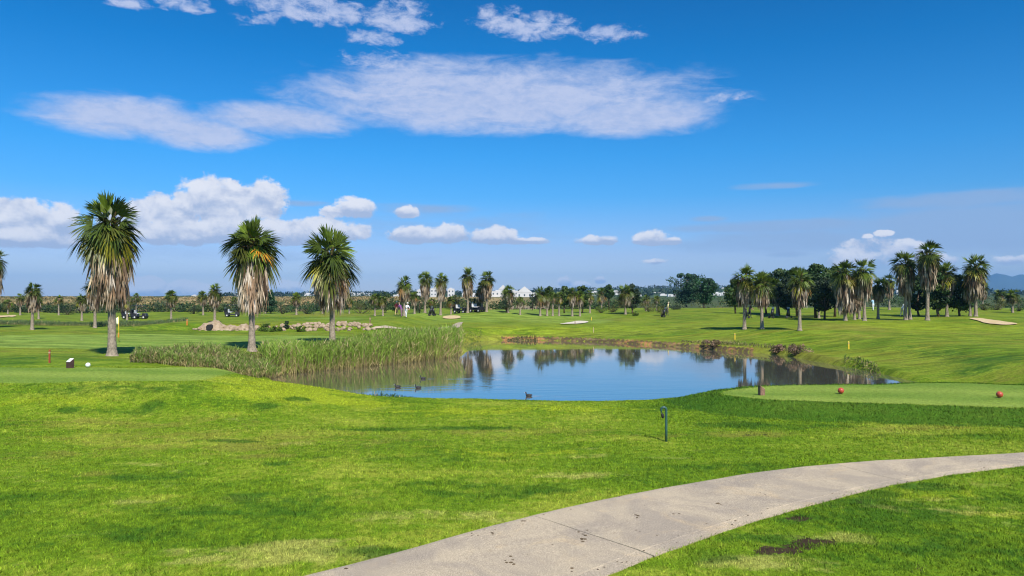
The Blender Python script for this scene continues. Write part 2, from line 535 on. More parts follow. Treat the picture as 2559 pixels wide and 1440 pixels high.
def blob(px, py, rw, rt, rb, amp=1.0):
    """soft flat-bottomed lobe centred on a direction of the sky"""
    a, e = ang(px, py)
    kx = math.cos(a) ** 2 / F
    ddx = n.math('DIVIDE', n.math('SUBTRACT', az, a), rw * kx)
    ddy = n.math('SUBTRACT', el, e)
    ky = math.cos(a) / F
    yy = n.math('ADD', n.math('DIVIDE', n.math('MAXIMUM', ddy, 0), rt * ky), n.math('DIVIDE', n.math('MINIMUM', ddy, 0), rb * ky))
    r2 = n.math('ADD', n.math('MULTIPLY', ddx, ddx), n.math('MULTIPLY', yy, yy))
    return n.math('MULTIPLY', n.math('SUBTRACT', 1, r2), amp)


def union(bl):
    o = n.math('MAXIMUM', bl[0], -1.0)
    for b in bl[1:]: o = n.math('MAXIMUM', o, b)
    return o


STR = 0.10
K = 1.0 / STR
# streaky sheet cloud
s1 = union([blob(1250, 265, 580, 120, 74), blob(1580, 296, 255, 66, 48, 1.1), blob(330, 300, 300, 68, 50), blob(490, 330, 200, 52, 50),
            blob(690, 300, 240, 50, 45), blob(1080, 215, 300, 75, 60, .8), blob(1420, 215, 260, 70, 60, .75)])
nz = n.noise(n.vmath('MULTIPLY', uv, (1, 3.6, 1)), 12, 8, .60, .7)
nz2 = n.noise(n.vmath('MULTIPLY', uv, (1, 2.0, 1)), 60, 5, .65, .3)
a1 = n.mapr(n.math('ADD', s1, n.math('ADD', n.math('MULTIPLY', n.math('SUBTRACT', nz, .5), 1.35), n.math('MULTIPLY', n.math('SUBTRACT', nz2, .5), .35))), -.12, .95, 0, .90)
s2 = union([blob(740, 10, 190, 40, 45, .8), blob(840, 30, 110, 35, 35, .8), blob(990, 45, 120, 50, 40, .8), blob(930, 92, 90, 24, 22, .8), blob(450, 8, 90, 30, 22, .75),
            blob(1240, 45, 80, 36, 30, .8), blob(1340, 68, 130, 40, 32, .85), blob(1525, 82, 100, 26, 24, .65), blob(310, 2, 90, 20, 20, .6),
            blob(640, 45, 70, 20, 20, .5), blob(1800, 245, 90, 14, 14, .45), blob(950, 150, 120, 30, 30, .5)])
a2 = n.mapr(n.math('ADD', s2, n.math('ADD', n.math('MULTIPLY', n.math('SUBTRACT', n.noise(n.vmath('MULTIPLY', uv, (1, 1.9, 1)), 34, 7, .62, .4), .5), 2.6), n.math('MULTIPLY', n.math('SUBTRACT', nz2, .5), .9))), .1, 1.0, 0, .85)
# grey veil low at the right, thin grey bars
s3 = union([blob(2190, 615, 130, 40, 40, .8), blob(2150, 650, 160, 30, 30, .7), blob(2500, 565, 600, 80, 75, 1.2), blob(1950, 565, 350, 20, 20, 1.0), blob(2000, 600, 420, 34, 40, .8), blob(2420, 500, 360, 34, 34, .9), blob(1930, 465, 130, 12, 10, .7), blob(2400, 520, 350, 30, 30, .6),
            blob(1050, 522, 200, 16, 16, .7), blob(760, 508, 80, 10, 10, .7), blob(1120, 560, 400, 40, 60, .35), blob(1975, 636, 75, 12, 10, .8), blob(1770, 548, 60, 10, 8, .8), blob(560, 640, 620, 26, 22, .3)])
a3 = n.mapr(n.math('ADD', s3, n.math('MULTIPLY', n.math('SUBTRACT', n.noise(n.vmath('MULTIPLY', uv, (1, 5, 1)), 14, 6, .6), .5), 1.3)), .0, .9, 0, .72)
# cumulus
CUM = lambda: union([blob(60, 555, 110, 62, 55), blob(150, 565, 60, 62, 45), blob(30, 590, 170, 30, 28, .8), blob(560, 510, 160, 66, 60), blob(665, 500, 58, 58, 60), blob(500, 480, 50, 36, 50, .9),
            blob(430, 530, 110, 50, 60, .9), blob(640, 586, 290, 44, 30, 1.3), blob(430, 588, 130, 44, 28, 1.3), blob(790, 583, 150, 42, 24, 1.2), blob(330, 560, 90, 50, 40, .8), blob(885, 522, 58, 34, 24),
            blob(840, 530, 40, 18, 16, .8), blob(1015, 535, 34, 24, 12, .95), blob(1040, 595, 80, 34, 16), blob(1120, 592, 56, 38, 18), blob(1240, 598, 64, 34, 14), blob(1310, 604, 60, 12, 8, .8), blob(1625, 603, 58, 32, 12),
            blob(1680, 605, 34, 16, 8, .9), blob(1490, 604, 58, 18, 10, .75), blob(365, 728, 62, 42, 34, 1.7), blob(470, 732, 72, 34, 30, 1.7), blob(330, 738, 60, 40, 20, 1.6), blob(715, 722, 46, 24, 26, 1.3), blob(60, 600, 160, 34, 22, 1.2),
            blob(1412, 708, 22, 18, 14, .8), blob(1450, 715, 26, 14, 12, .7), blob(1500, 700, 16, 12, 10, .6), blob(2190, 612, 80, 22, 22, .5), blob(2212, 584, 30, 10, 9, .95), blob(2168, 591, 18, 8, 7, .8), blob(2150, 645, 90, 30, 30, .45), blob(2260, 625, 60, 30, 30, .9),
            blob(2330, 655, 90, 24, 24, .7), blob(1640, 655, 30, 8, 8, .5), blob(2540, 650, 60, 14, 14, .5)])
s4 = CUM()
EL0 = el
el = n.math('SUBTRACT', EL0, .0065); s4lo = CUM()
el = n.math('ADD', EL0, .0065); s4hi = CUM()
el = EL0
topness = n.math('SUBTRACT', s4lo, s4hi)
puff = n.math('ADD', n.math('MULTIPLY', n.math('SUBTRACT', n.noise(n.vmath('MULTIPLY', uv, (1, 1.25, 1)), 34, 7, .64, .3), .5), 2.5),
              n.math('MULTIPLY', n.math('SUBTRACT', n.noise(uv, 90, 5, .6), .5), .7))
d4 = n.math('ADD', s4, puff)
a4 = n.mapr(d4, -.12, .42, 0, .97)
relief = n.math('SUBTRACT', n.noise(n.vmath('ADD', n.vmath('MULTIPLY', uv, (1, 1.25, 1)), (0, -.006, 0)), 30, 5, .58, .2), n.noise(n.vmath('ADD', n.vmath('MULTIPLY', uv, (1, 1.25, 1)), (0, .006, 0)), 30, 5, .58, .2))
up = n.math('ADD', n.math('MULTIPLY', n.math('MULTIPLY', relief, -1.0), 1.7), n.math('MULTIPLY', topness, -.38))
up = n.math('MULTIPLY', up, -1.0)
lum = n.mapr(up, -.42, .40)
ccol = n.mix(lum, (.36 * K, .425 * K, .58 * K), (.72 * K, .72 * K, .76 * K))  # cumulus shading painted into the colour: bright tops, grey bases
sheet = n.mix(n.mapr(n.math('ADD', nz2, nz), .7, 1.25), (.355 * K, .43 * K, .64 * K), (.46 * K, .51 * K, .68 * K))
veil = (.27 * K, .37 * K, .56 * K)
cs = n.mix(a3, base, veil)
cs = n.mix(a2, cs, sheet)
cs = n.mix(a1, cs, sheet)
cs = n.mix(a4, cs, ccol)
cs = n.mix(n.mapr(dy, 0.0, .25), base, cs)
n.link(cs, bg.inputs['Color']); bg.inputs['Strength'].default_value = STR

# ------------------------------------------------------------------ sun
sd = bpy.data.lights.new('sun', 'SUN'); sd.energy = 5.0; sd.angle = R(.53); sd.color = (1, .94, .84)
so = bpy.data.objects.new('sun', sd); COL.objects.link(so)
e, a = R(SUN_EL), R(SUN_AZ_FROM_BACK)
sdir = Vector((math.sin(a) * math.cos(e), -math.cos(a) * math.cos(e), math.sin(e)))
so.rotation_euler = sdir.to_track_quat('Z', 'Y').to_euler(); so.location = (0, -20, 30)

# ------------------------------------------------------------------ planting masks
BL = {'lush': [], 'yel': [], 'dry': [], 'soil': [], 'straw': []}


def pblob(kind, px, py, rx, ry, s=1.0):
    X, Y, Z = place(px, py)
    h = max(CAMZ - Z, .5)
    BL[kind].append((X, Y, rx * Y / F, ry * Y * Y / (F * h), s))


for q in [(170, 1025, 36, 4, .85), (300, 1000, 60, 6, .62), (275, 1030, 80, 5, .62), (385, 1018, 46, 8, .72), (665, 1016, 42, 6, .95), (742, 998, 32, 3, .95), (560, 1102, 90, 4, .8), (690, 1162, 44, 6, .95), (0, 1290, 26, 9),
          (1200, 1070, 130, 4, .8), (370, 1195, 110, 12, .62), (620, 1265, 330, 44, .55), (700, 1290, 160, 18, .62), (1260, 1225, 330, 20, .62), (930, 1075, 120, 4, .8), (1850, 1062, 120, 9, .9), (2080, 1065, 80, 5, .8), (300, 1340, 170, 30, .5),
          (2310, 1215, 70, 9, .9), (2190, 1235, 60, 9, .8), (1880, 1340, 90, 12, .8), (2010, 1297, 80, 11, .8), (1960, 1365, 150, 22, .7), (2160, 1258, 80, 12, .75), (2420, 1370, 230, 42, .62), (1750, 1390, 80, 16, .7), (980, 1385, 190, 14, .62), (430, 1435, 120, 10, .6),
          (1750, 1170, 330, 12, .55), (2380, 1090, 260, 10, .58), (1050, 1150, 300, 10, .5), (250, 975, 300, 9, .6), (2480, 900, 90, 14, .7), (2350, 885, 80, 8, .62), (2440, 925, 60, 8, .7), (2280, 870, 60, 4, .6),
          (340, 830, 150, 6, .6), (560, 845, 120, 4, .6), (120, 893, 200, 8, .6), (1500, 845, 500, 5, .5), (330, 815, 120, 3, .7), (760, 795, 220, 3, .6)]: pblob('lush', *q)
for q in [(740, 968, 150, 24, .9), (850, 1003, 170, 12, .75), (200, 1000, 230, 10, .6), (1400, 1022, 260, 10, .6), (1150, 1030, 200, 10, .6), (1250, 1130, 300, 12, .5), (2250, 1240, 200, 16, .5), (1500, 820, 300, 14, .6),
          (2300, 815, 240, 8, .7), (1330, 835, 200, 8, .6), (300, 820, 160, 3, .7), (2480, 1280, 120, 18, .5), (1600, 1275, 300, 9, .55)]: pblob('yel', *q)
for q in [(560, 1100, 620, 34, .58), (600, 1120, 130, 11, .8), (660, 1142, 90, 8, .72), (240, 1182, 60, 8, .75), (300, 1062, 330, 16, .62), (1300, 1082, 320, 20, .55), (1360, 1078, 70, 5, .6), (120, 1140, 220, 14, .5), (1620, 1090, 160, 10, .55),
          (2240, 1072, 190, 7, .7), (1870, 1085, 120, 7, .9), (2110, 818, 70, 6, 1), (1340, 800, 60, 3, .7), (2150, 840, 100, 4, .6), (2300, 900, 140, 16, .5), (2500, 935, 120, 10, .6), (1500, 800, 120, 3, .7), (780, 786, 160, 4, .8), (200, 830, 110, 3, .6),
          (2430, 835, 90, 4, .6), (1650, 795, 40, 3, .6), (1450, 842, 420, 3, .6), (1750, 855, 160, 4, .7), (100, 880, 180, 5, .5)]: pblob('dry', *q)
for q in [(640, 1388, 280, 28, .72), (760, 1365, 120, 12, .72), (1120, 1292, 250, 18, .62), (1440, 1188, 130, 8, .72), (1900, 1405, 170, 18, .72), (2080, 1350, 120, 14, .7), (2330, 1265, 240, 18, .6), (780, 1111, 70, 5, .7), (560, 1250, 90, 8, .5),
          (60, 1200, 120, 14, .5), (420, 1160, 160, 9, .5), (1700, 1238, 160, 6, .6), (1460, 1140, 110, 5, .5), (2480, 1210, 120, 8, .55), (330, 1255, 90, 6, .55)]: pblob('straw', *q)
for q in [(1945, 1378, 62, 9, .84), (2030, 1356, 50, 5, .84), (1995, 1345, 30, 4, .8), (2155, 1257, 36, 5, .86), (2138, 1330, 26, 4, .84), (2000, 1300, 46, 4, .7), (2305, 1219, 32, 3, .75), (1870, 1345, 30, 4, .66), (2310, 1420, 22, 4, .72), (1880, 1087, 40, 3, .56), (560, 1102, 30, 2, .56), (510, 1390, 24, 3, .56)]: pblob('soil', *q)


def masks(X, Y):
    out = {}
    for k, bl in BL.items():
        m = np.zeros(X.shape)
        for (bx, by, rx, ry, s) in bl:
            m = np.maximum(m, s * np.clip(1.25 - np.sqrt(((X - bx) / rx) ** 2 + ((Y - by) / ry) ** 2) * .62, 0, 1))
        out[k] = m
    dr = poly_sd(X, Y, TEE_R)
    out['lush'] = np.maximum(out['lush'], (1 - sst(1.1, 2.3, dr)) * sst(-.1, .1, dr) * (1 - sst(23, 24.5, Y) * .4))
    mown = 1 - sst(-.28, .28, dr)
    lt = sst(20.95, 21.35, Y + .25 * np.sin(X * .8)) * (1 - sst(24.9, 25.4, Y)) * (1 - sst(-9.6, -8.4, X))
    mown = np.maximum(mown, lt)
    mown = np.maximum(mown, 1 - sst(-.3, .3, poly_sd(X, Y, GREEN)))
    mid = np.clip((fbm(X * .05 + 9, Y * .03, 31, 3) - .42) * 4, 0, 1)
    mown = np.maximum(mown, .55 * mid * sst(74, 84, Y) * (1 - sst(140, 152, Y)))
    scr = sst(146, 158, Y + 6 * (fbm(X * .08, Y * .0, 41, 2) - .5))
    right = sst(-40, 40, X - 0.0 * Y)
    hillg = sst(560, 700, Y)
    out['scrub'] = scr * (.45 + .55 * np.maximum(right * .8, hillg))
    m = (np.abs(X) < 60) & (Y > 15) & (Y < 95)
    if m.any():
        dd = np.full(X.shape, 50.0); dd[m] = poly_sd(X[m], Y[m], POND_S)
        fs = sst(42, 48, Y)
        out['soil'] = np.maximum(out['soil'], np.where(dd < -.5, 1, 0) * 1.0)
        out['dry'] = np.maximum(out['dry'], (1 - sst(.5, 1.3, dd)) * fs)
    out['mown'] = mown
    return out


def turf_attrs(X, Y):
    k = masks(X, Y)
    return {'turf_a': np.stack([k['lush'], k['yel'], k['dry'], k['straw']], 1), 'turf_b': np.stack([k['soil'], k['mown'], k['scrub']], 1)}


# ------------------------------------------------------------------ ground sheet
def axis(*seg):
    o = []
    for a0, b0, s in seg: o.append(np.arange(a0, b0, s))
    return np.concatenate(o)


ys = np.concatenate([axis((-40, 4, 1.5), (4, 14, .3), (14, 30, .2), (30, 80, .4), (80, 170, 1.0)), np.geomspace(170, 9500, 90)])
xh = np.concatenate([axis((0, 24, .3), (24, 60, .7), (60, 130, 2)), np.geomspace(130, 9500, 60)])
xs = np.concatenate([-xh[:0:-1], xh])
GX, GY = np.meshgrid(xs, ys)
gx, gy = GX.ravel(), GY.ravel()
gz = terrain(gx, gy)
nx, ny = len(xs), len(ys)
ii = (np.arange(ny - 1)[:, None] * nx + np.arange(nx - 1)[None]).ravel()
FQ = np.stack([ii, ii + 1, ii + nx + 1, ii + nx], 1)
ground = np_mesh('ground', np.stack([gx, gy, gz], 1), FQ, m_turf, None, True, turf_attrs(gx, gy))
tag(ground, 'mown golf course grass rolling to dry scrubland', None, None, 'structure')

# bank soil strip on the far shore: eroded orange earth just above the water
m_earth, nt, bs = mat('bank_earth'); n = N(nt)
f = n.noise(n.vmath('MULTIPLY', n.pos(), (.6, .6, 2)), 1.3, 6, .7)
lowf = n.noise(n.vmath('MULTIPLY', n.pos(), (1, 1, 0)), .22, 3, .6)
warm = n.mix(n.mapr(lowf, .48, .64), (.22, .165, .07), (.38, .19, .06))
n.link(n.mix(n.mapr(f, .44, .66), (.075, .055, .018), warm), bs.inputs['Base Color']); bs.inputs['Roughness'].default_value = .95
n.link(n.bump(n.noise(n.pos(), 6, 5, .7), .8, .08), bs.inputs['Normal'])
shore = [i for i in range(len(POND_S)) if POND_S[i][1] > 55.5 and POND_S[i][0] > -1.0]
V = []
Pn = []
for i in shore:
    a0 = POND_S[i - 1]; b0 = POND_S[(i + 1) % len(POND_S)]
    t = b0 - a0; t /= np.linalg.norm(t); nn = np.array([-t[1], t[0]])
    if poly_sd(np.array([POND_S[i][0] + nn[0] * .1]), np.array([POND_S[i][1] + nn[1] * .1]), POND_S)[0] < 0: nn = -nn
    Pn.append((POND_S[i], nn))
SUB = 8
rows = []
for k in range(len(Pn) - 1):
    if np.linalg.norm(Pn[k][0] - Pn[k + 1][0]) > 8: continue
    for j in range(SUB):
        f = j / SUB
        rows.append((Pn[k][0] * (1 - f) + Pn[k + 1][0] * f, Pn[k][1] * (1 - f) + Pn[k + 1][1] * f))
rows.sort(key=lambda r: r[0][0])
for i, (p0, nn) in enumerate(rows):
    hgt = (1 - .55 * float(sst(4, 13, p0[0]))) * .33 * float(fbm(np.array([p0[0] * .5]), np.array([3.3]), 51, 3)[0])
    for off, z in ((-.25, WATER - .1), (-.02, WATER + .04), (.10, WATER + hgt * .8), (.26, WATER + hgt + .03), (.42, -99)):
        q = p0 + nn * (off + .12 * math.sin(i * 1.7) * (off > 0))
        zt = tz(q[0], q[1])
        V.append((q[0], q[1], zt - .05 if z < -50 else max(z, zt + .015 if off > .0 else z)))
k = len(rows)
Fs = [(i * 5 + j, (i + 1) * 5 + j, (i + 1) * 5 + j + 1, i * 5 + j + 1) for i in range(k - 1) for j in range(4)]
tag(np_mesh('bank_earth', V, np.array(Fs), m_earth, None, True), 'eroded orange earth along the far pond shore', None, None, 'structure')

# water sheet with coot wakes
DUCKS = [(995, 968, .3, 'black coot swimming at the shaded water, farthest from the hook post'),
         (1046, 970, .1, 'black coot swimming just right of another, below the reeds'),
         (1058, 947, .2, 'small black coot nearest the reed bed out on the pond'),
         (1322, 990, .0, 'black coot with a long wake close to the near grassy bank')]
wxs = np.arange(-16, 26, .14); wys = np.arange(24, 75, .16)
WX, WY = np.meshgrid(wxs, wys); a_, b_ = WX.ravel(), WY.ravel()
wake = np.zeros(a_.shape)
for (dx_, dy_, _, _) in DUCKS:
    X0, Y0 = water_pt(dx_, dy_)
    s_ = a_ - X0 - .2
    on = (s_ > 0) & (s_ < 9)
    for sg in (1, -1):
        dd = (b_ - Y0) - sg * s_ * .16
        wake += on * np.exp(-(dd / (.12 + .02 * s_)) ** 2) * np.exp(-s_ / 4.0) * np.sin(np.clip(dd / .12, -3, 3))
nxw = len(wxs)
ii = (np.arange(len(wys) - 1)[:, None] * nxw + np.arange(nxw - 1)[None]).ravel()
keep = poly_sd(a_[ii], b_[ii], POND_S) < 1.2
ii = ii[keep]
FQ = np.stack([ii, ii + 1, ii + nxw + 1, ii + nxw], 1)
used, inv = np.unique(FQ, return_inverse=True)
water = np_mesh('water', np.stack([a_[used], b_[used], np.full(len(used), WATER)], 1), inv.reshape(FQ.shape), m_water, None, True, {'wake': wake[used]})
tag(water, 'calm pond water', None, None, 'structure')


def drape(name, poly, m, label, dz=.03, step=1.0, ring=2):
    P = smooth_poly(poly, ring)
    lo, hi = P.min(0), P.max(0)
    gx_, gy_ = np.meshgrid(np.arange(lo[0], hi[0], step), np.arange(lo[1], hi[1], step))
    gx_, gy_ = gx_.ravel(), gy_.ravel()
    k = poly_sd(gx_, gy_, P) < -step * .4
    pts = [Vector(p) for p in P] + [Vector((x, y)) for x, y in zip(gx_[k], gy_[k])]
    res = geometry.delaunay_2d_cdt(pts, [], [list(range(len(P)))], 1, 1e-4)
    v = np.array([(p.x, p.y) for p in res[0]])
    z = terrain(v[:, 0], v[:, 1]) + dz
    o = np_mesh(name, np.column_stack([v, z]), np.array(res[2]), m, None, True)
    return tag(o, label, None, None, 'structure')


def ppoly(pts): return [place(*p)[:2] for p in pts]


drape('sand_bunker', ppoly([(1103, 796), (1112, 791), (1140, 790), (1152, 793), (1150, 797), (1125, 799)]), m_sand, 'tan sand bunker below the middle palms', .08)
drape('sand_bunker', ppoly([(1392, 811), (1430, 806), (1445, 803), (1472, 804), (1468, 808), (1420, 812)]), m_sandw, 'thin white bunker above the far shore', .08)
drape('sand_bunker', ppoly([(2415, 797), (2445, 796), (2490, 803), (2552, 811), (2520, 815), (2478, 812), (2445, 803)]), m_sand, 'curved tan bunker right of the palm grove', .08)
drape('sand_bunker', ppoly([(-40, 797), (-20, 790), (30, 788), (46, 789), (20, 794)]), m_sand, 'tan bunker at the left edge', .08)
drape('far_path', ppoly([(925, 823), (1118, 820.5), (1138, 809), (1160, 805.5), (1152, 814), (1151, 823.5), (1100, 824.5), (930, 825)]), m_path, 'far bend of the cart path', .06)

# ------------------------------------------------------------------ near path: separate concrete slabs
def gpt(px, py): return np.array(place(px, py)[:2])


EL = np.array([gpt(*p) for p in [(780, 1440), (1000, 1380), (1240, 1314), (1440, 1268), (1650, 1225), (1850, 1190), (2050, 1164), (2300, 1147), (2559, 1133)]])
ER = np.array([gpt(*p) for p in [(1520, 1440), (1600, 1405), (1680, 1373), (1830, 1325), (2000, 1271), (2150, 1232), (2300, 1201), (2430, 1182), (2559, 1166)]])
EL = np.vstack([EL[0] + (EL[0] - EL[1]) * 2.2, EL, EL[-1] + (EL[-1] - EL[-2]) * 2.0 + np.array([0, -.25])])
ER = np.vstack([ER[0] + (ER[0] - ER[1]) * 4.2, ER, ER[-1] + (ER[-1] - ER[-2]) * 3.6 + np.array([0, -.2])])


def resample(P, n_):
    # smooth catmull-rom
    out = []
    for i in range(len(P) - 1):
        p0, p1, p2, p3 = P[max(i - 1, 0)], P[i], P[i + 1], P[min(i + 2, len(P) - 1)]
        for t in np.linspace(0, 1, 12, endpoint=False):
            out.append(.5 * ((2 * p1) + (-p0 + p2) * t + (2 * p0 - 5 * p1 + 4 * p2 - p3) * t * t + (-p0 + 3 * p1 - 3 * p2 + p3) * t ** 3))
    out.append(P[-1]); out = np.array(out)
    s_ = np.concatenate([[0], np.cumsum(np.linalg.norm(np.diff(out, axis=0), axis=1))])
    q = np.linspace(0, s_[-1], n_)
    return np.column_stack([np.interp(q, s_, out[:, 0]), np.interp(q, s_, out[:, 1])])


NS = 240
LL, RR = resample(EL, NS), resample(ER, NS)
# match cross sections: for each left point take the nearest right point, kept monotone
jr = [int(np.argmin(((RR - p0) ** 2).sum(1))) for p0 in LL]
jr = np.maximum.accumulate(jr)
RM = RR[jr]
RM = np.array([RM[max(0, i - 6):i + 7].mean(0) for i in range(NS)])
arc = np.concatenate([[0], np.cumsum(np.linalg.norm(np.diff((LL + RM) / 2, axis=0), axis=1))])
mb = MB()
PATH_POLY = np.vstack([LL[::4], RM[::-4]])


def cut_at(px, py):
    g_ = gpt(px, py); return arc[int(np.argmin((((LL + RM) / 2 - g_) ** 2).sum(1)))]


c1, c2 = cut_at(1480, 1345), cut_at(2150, 1182)
cuts = sorted([c1 - (c2 - c1), c1, c2, c2 + (c2 - c1) * 1.1, c2 + (c2 - c1) * 2.2, c1 - 2 * (c2 - c1)])
edges = [arc[0]] + [c_ for c_ in cuts if arc[0] + .3 < c_ < arc[-1] - .3] + [arc[-1]]
LANES = [0, .04, .18, .36, .5, .64, .82, .90, .905, 1.0]     # a cast border strip along the near edge
for i in range(len(edges) - 1):
    a0, b0 = edges[i] + .004, edges[i + 1] - .004
    t = np.linspace(a0, b0, 70)
    li = np.column_stack([np.interp(t, arc, LL[:, k]) for k in (0, 1)])
    ri = np.column_stack([np.interp(t, arc, RM[:, k]) for k in (0, 1)])
    ej = .05 * (fbm(t * 1.7, t * 0, 71, 3) - .5); li = li + np.column_stack([ej, ej * .3]); ri = ri + np.column_stack([-ej[::-1], ej * .2])
    V = []; n_l = len(LANES)
    for q in range(len(t)):
        for kk, l in enumerate(LANES):
            p0 = li[q] * (1 - l) + ri[q] * l
            V.append((p0[0], p0[1], tz(*p0) + .028 - (.004 if 8 == kk else 0) + (-.012 if kk in (0, n_l - 1) else 0)))
        for l in (1.0, 0.0):
            p0 = li[q] * (1 - l) + ri[q] * l
            V.append((p0[0], p0[1], tz(*p0) - .05))
    w_ = n_l + 2; Fs = []
    for q in range(len(t) - 1):
        for kk in range(n_l): Fs.append((q * w_ + kk, q * w_ + kk + 1, (q + 1) * w_ + kk + 1, (q + 1) * w_ + kk))
        Fs.append((q * w_ + n_l + 1, q * w_, (q + 1) * w_, (q + 1) * w_ + n_l + 1))
    Fs.append(tuple(range(w_ - 1, -1, -1))); Fs.append(tuple((len(t) - 1) * w_ + kk for kk in range(w_)))
    mb.add(V, Fs)
tag(mb.build('path', m_path), 'curving concrete cart path', None, None, 'structure')

# dirt crumbs and leaf litter lying on the concrete
mb = MB(); rc = np.random.default_rng(21)
CR = [(1290, 1408), (1272, 1410), (1455, 1338), (1472, 1337), (1456, 1356), (1300, 1311), (1590, 1298), (1235, 1331), (1185, 1340), (870, 1428), (1690, 1290), (1790, 1262), (1905, 1240), (1430, 1420)]
for (px, py) in CR:
    X, Y, Z = place(px, py)
    for j in range(int(rc.integers(2, 6))):
        r_ = rc.uniform(.006, .018)
        mb.ball((X + rc.normal(0, .035), Y + rc.normal(0, .06), Z + .030), (r_ * rc.uniform(1, 2), r_ * rc.uniform(.8, 1.6), r_ * .4), 7, 5)
for j in range(120):
    i = int(rc.integers(0, NS)); l = rc.choice([rc.uniform(0, .08), rc.uniform(.88, 1), rc.uniform(0, 1)])
    p0 = LL[i] * (1 - l) + RM[i] * l; r_ = rc.uniform(.004, .010)
    mb.ball((p0[0] + rc.normal(0, .03), p0[1] + rc.normal(0, .03), tz(*p0) + .029), (r_ * 1.6, r_, r_ * .4), 6, 4)
tag(mb.build('leaf_litter', simple('litter', (.10, .07, .035), .9, .4, 30)), 'dark crumbs of dirt and dry leaf on the concrete path', 'litter', None, 'stuff')

# ------------------------------------------------------------------ grass blades on the near lawn
def grass_blades(name, N_, y0, y1, dens_pow, label, hscale=1.0, sel=None):
    yy = np.linspace(y0, y1, 400)
    pdf = yy * np.minimum(1, (9 / yy) ** dens_pow); cdf = np.cumsum(pdf); cdf /= cdf[-1]
    Y = np.interp(RNG.random(N_), cdf, yy); u = RNG.uniform(-.84, .84, N_)
    X = u * Y
    keep = poly_sd(X, Y, PATH_POLY) > -.012 - RNG.random(N_) ** 3 * .10
    k = masks(X, Y)
    keep &= RNG.random(N_) > np.clip(k['soil'] * 1.6 - .5, 0, .93)
    clump = fbm(X * 3.2, Y * 3.2, 61, 3)
    keep &= RNG.random(N_) < .45 + .9 * clump
    X, Y = X[keep], Y[keep]; k = {a: b[keep] for a, b in k.items()}; clump = clump[keep]
    M = len(X); Z = terrain(X, Y)
    pd_ = poly_sd(X, Y, POND_S); ok = pd_ > .2
    h = RNG.uniform(.015, .036, M) * (.6 + .8 * clump) * (1 - .75 * k['mown']) * (1 + .5 * k['lush']) * hscale
    h *= np.where(RNG.random(M) < .004, 2.2, 1)
    w = RNG.uniform(.0035, .0065, M) * np.maximum(1, Y / 10)
    th = RNG.uniform(0, 2 * np.pi, M); le = RNG.uniform(.1, 1.0, M) * h
    la = RNG.uniform(0, 2 * np.pi, M)
    h = np.where(ok, h, .001)
    V = np.empty((M, 3, 3))
    V[:, 0] = np.column_stack([X - np.cos(th) * w, Y - np.sin(th) * w, Z - .004])
    V[:, 1] = np.column_stack([X + np.cos(th) * w, Y + np.sin(th) * w, Z - .004])
    V[:, 2] = np.column_stack([X + np.cos(la) * le, Y + np.sin(la) * le, Z + h])
    rnd = np.repeat(RNG.random(M), 3)
    A = {'turf_a': np.repeat(np.stack([k['lush'], k['yel'], k['dry'], k['straw']], 1), 3, 0), 'turf_b': np.repeat(np.stack([k['soil'] * .3, k['mown'], k['scrub']], 1), 3, 0), 'rnd': rnd}
    o = np_mesh(name, V.reshape(-1, 3), np.arange(3 * M).reshape(-1, 3), m_blade, None, False, A)
    return tag(o, label, 'grass', None, 'stuff')


grass_blades('grass', 520000, 4.2, 27, 1.45, 'short mown grass of the foreground lawn')

# ------------------------------------------------------------------ leaf-card generators
def strips(base, direction, side, length, width, droop, nseg=3, curl=None):
    """arrays of tapered drooping strips; returns verts (M*(2*nseg+1)), quads, tris"""
    M = len(base); t = np.linspace(0, 1, nseg + 1)
    V = np.empty((M, 2 * nseg + 1, 3))
    for i, q in enumerate(t):
        c_ = base + direction * (length * q)[:, None]
        c_[:, 2] -= droop * q * q
        wd = width * (.55 + .9 * q - 1.0 * q * q) if i < nseg else width * 0
        if i < nseg:
            V[:, 2 * i] = c_ - side * wd[:, None]; V[:, 2 * i + 1] = c_ + side * wd[:, None]
        else:
            V[:, 2 * nseg] = c_
    k = 2 * nseg + 1
    o = np.arange(M)[:, None] * k
    Q = [o + np.array([[2 * i, 2 * i + 1, 2 * i + 3, 2 * i + 2]]) for i in range(nseg - 1)]
    T = o + np.array([[2 * nseg - 2, 2 * nseg - 1, 2 * nseg]])
    return V.reshape(-1, 3), (np.concatenate(Q) if Q else np.zeros((0, 4), int)), T, k


def norm(a): return a / np.maximum(np.linalg.norm(a, axis=-1, keepdims=True), 1e-9)


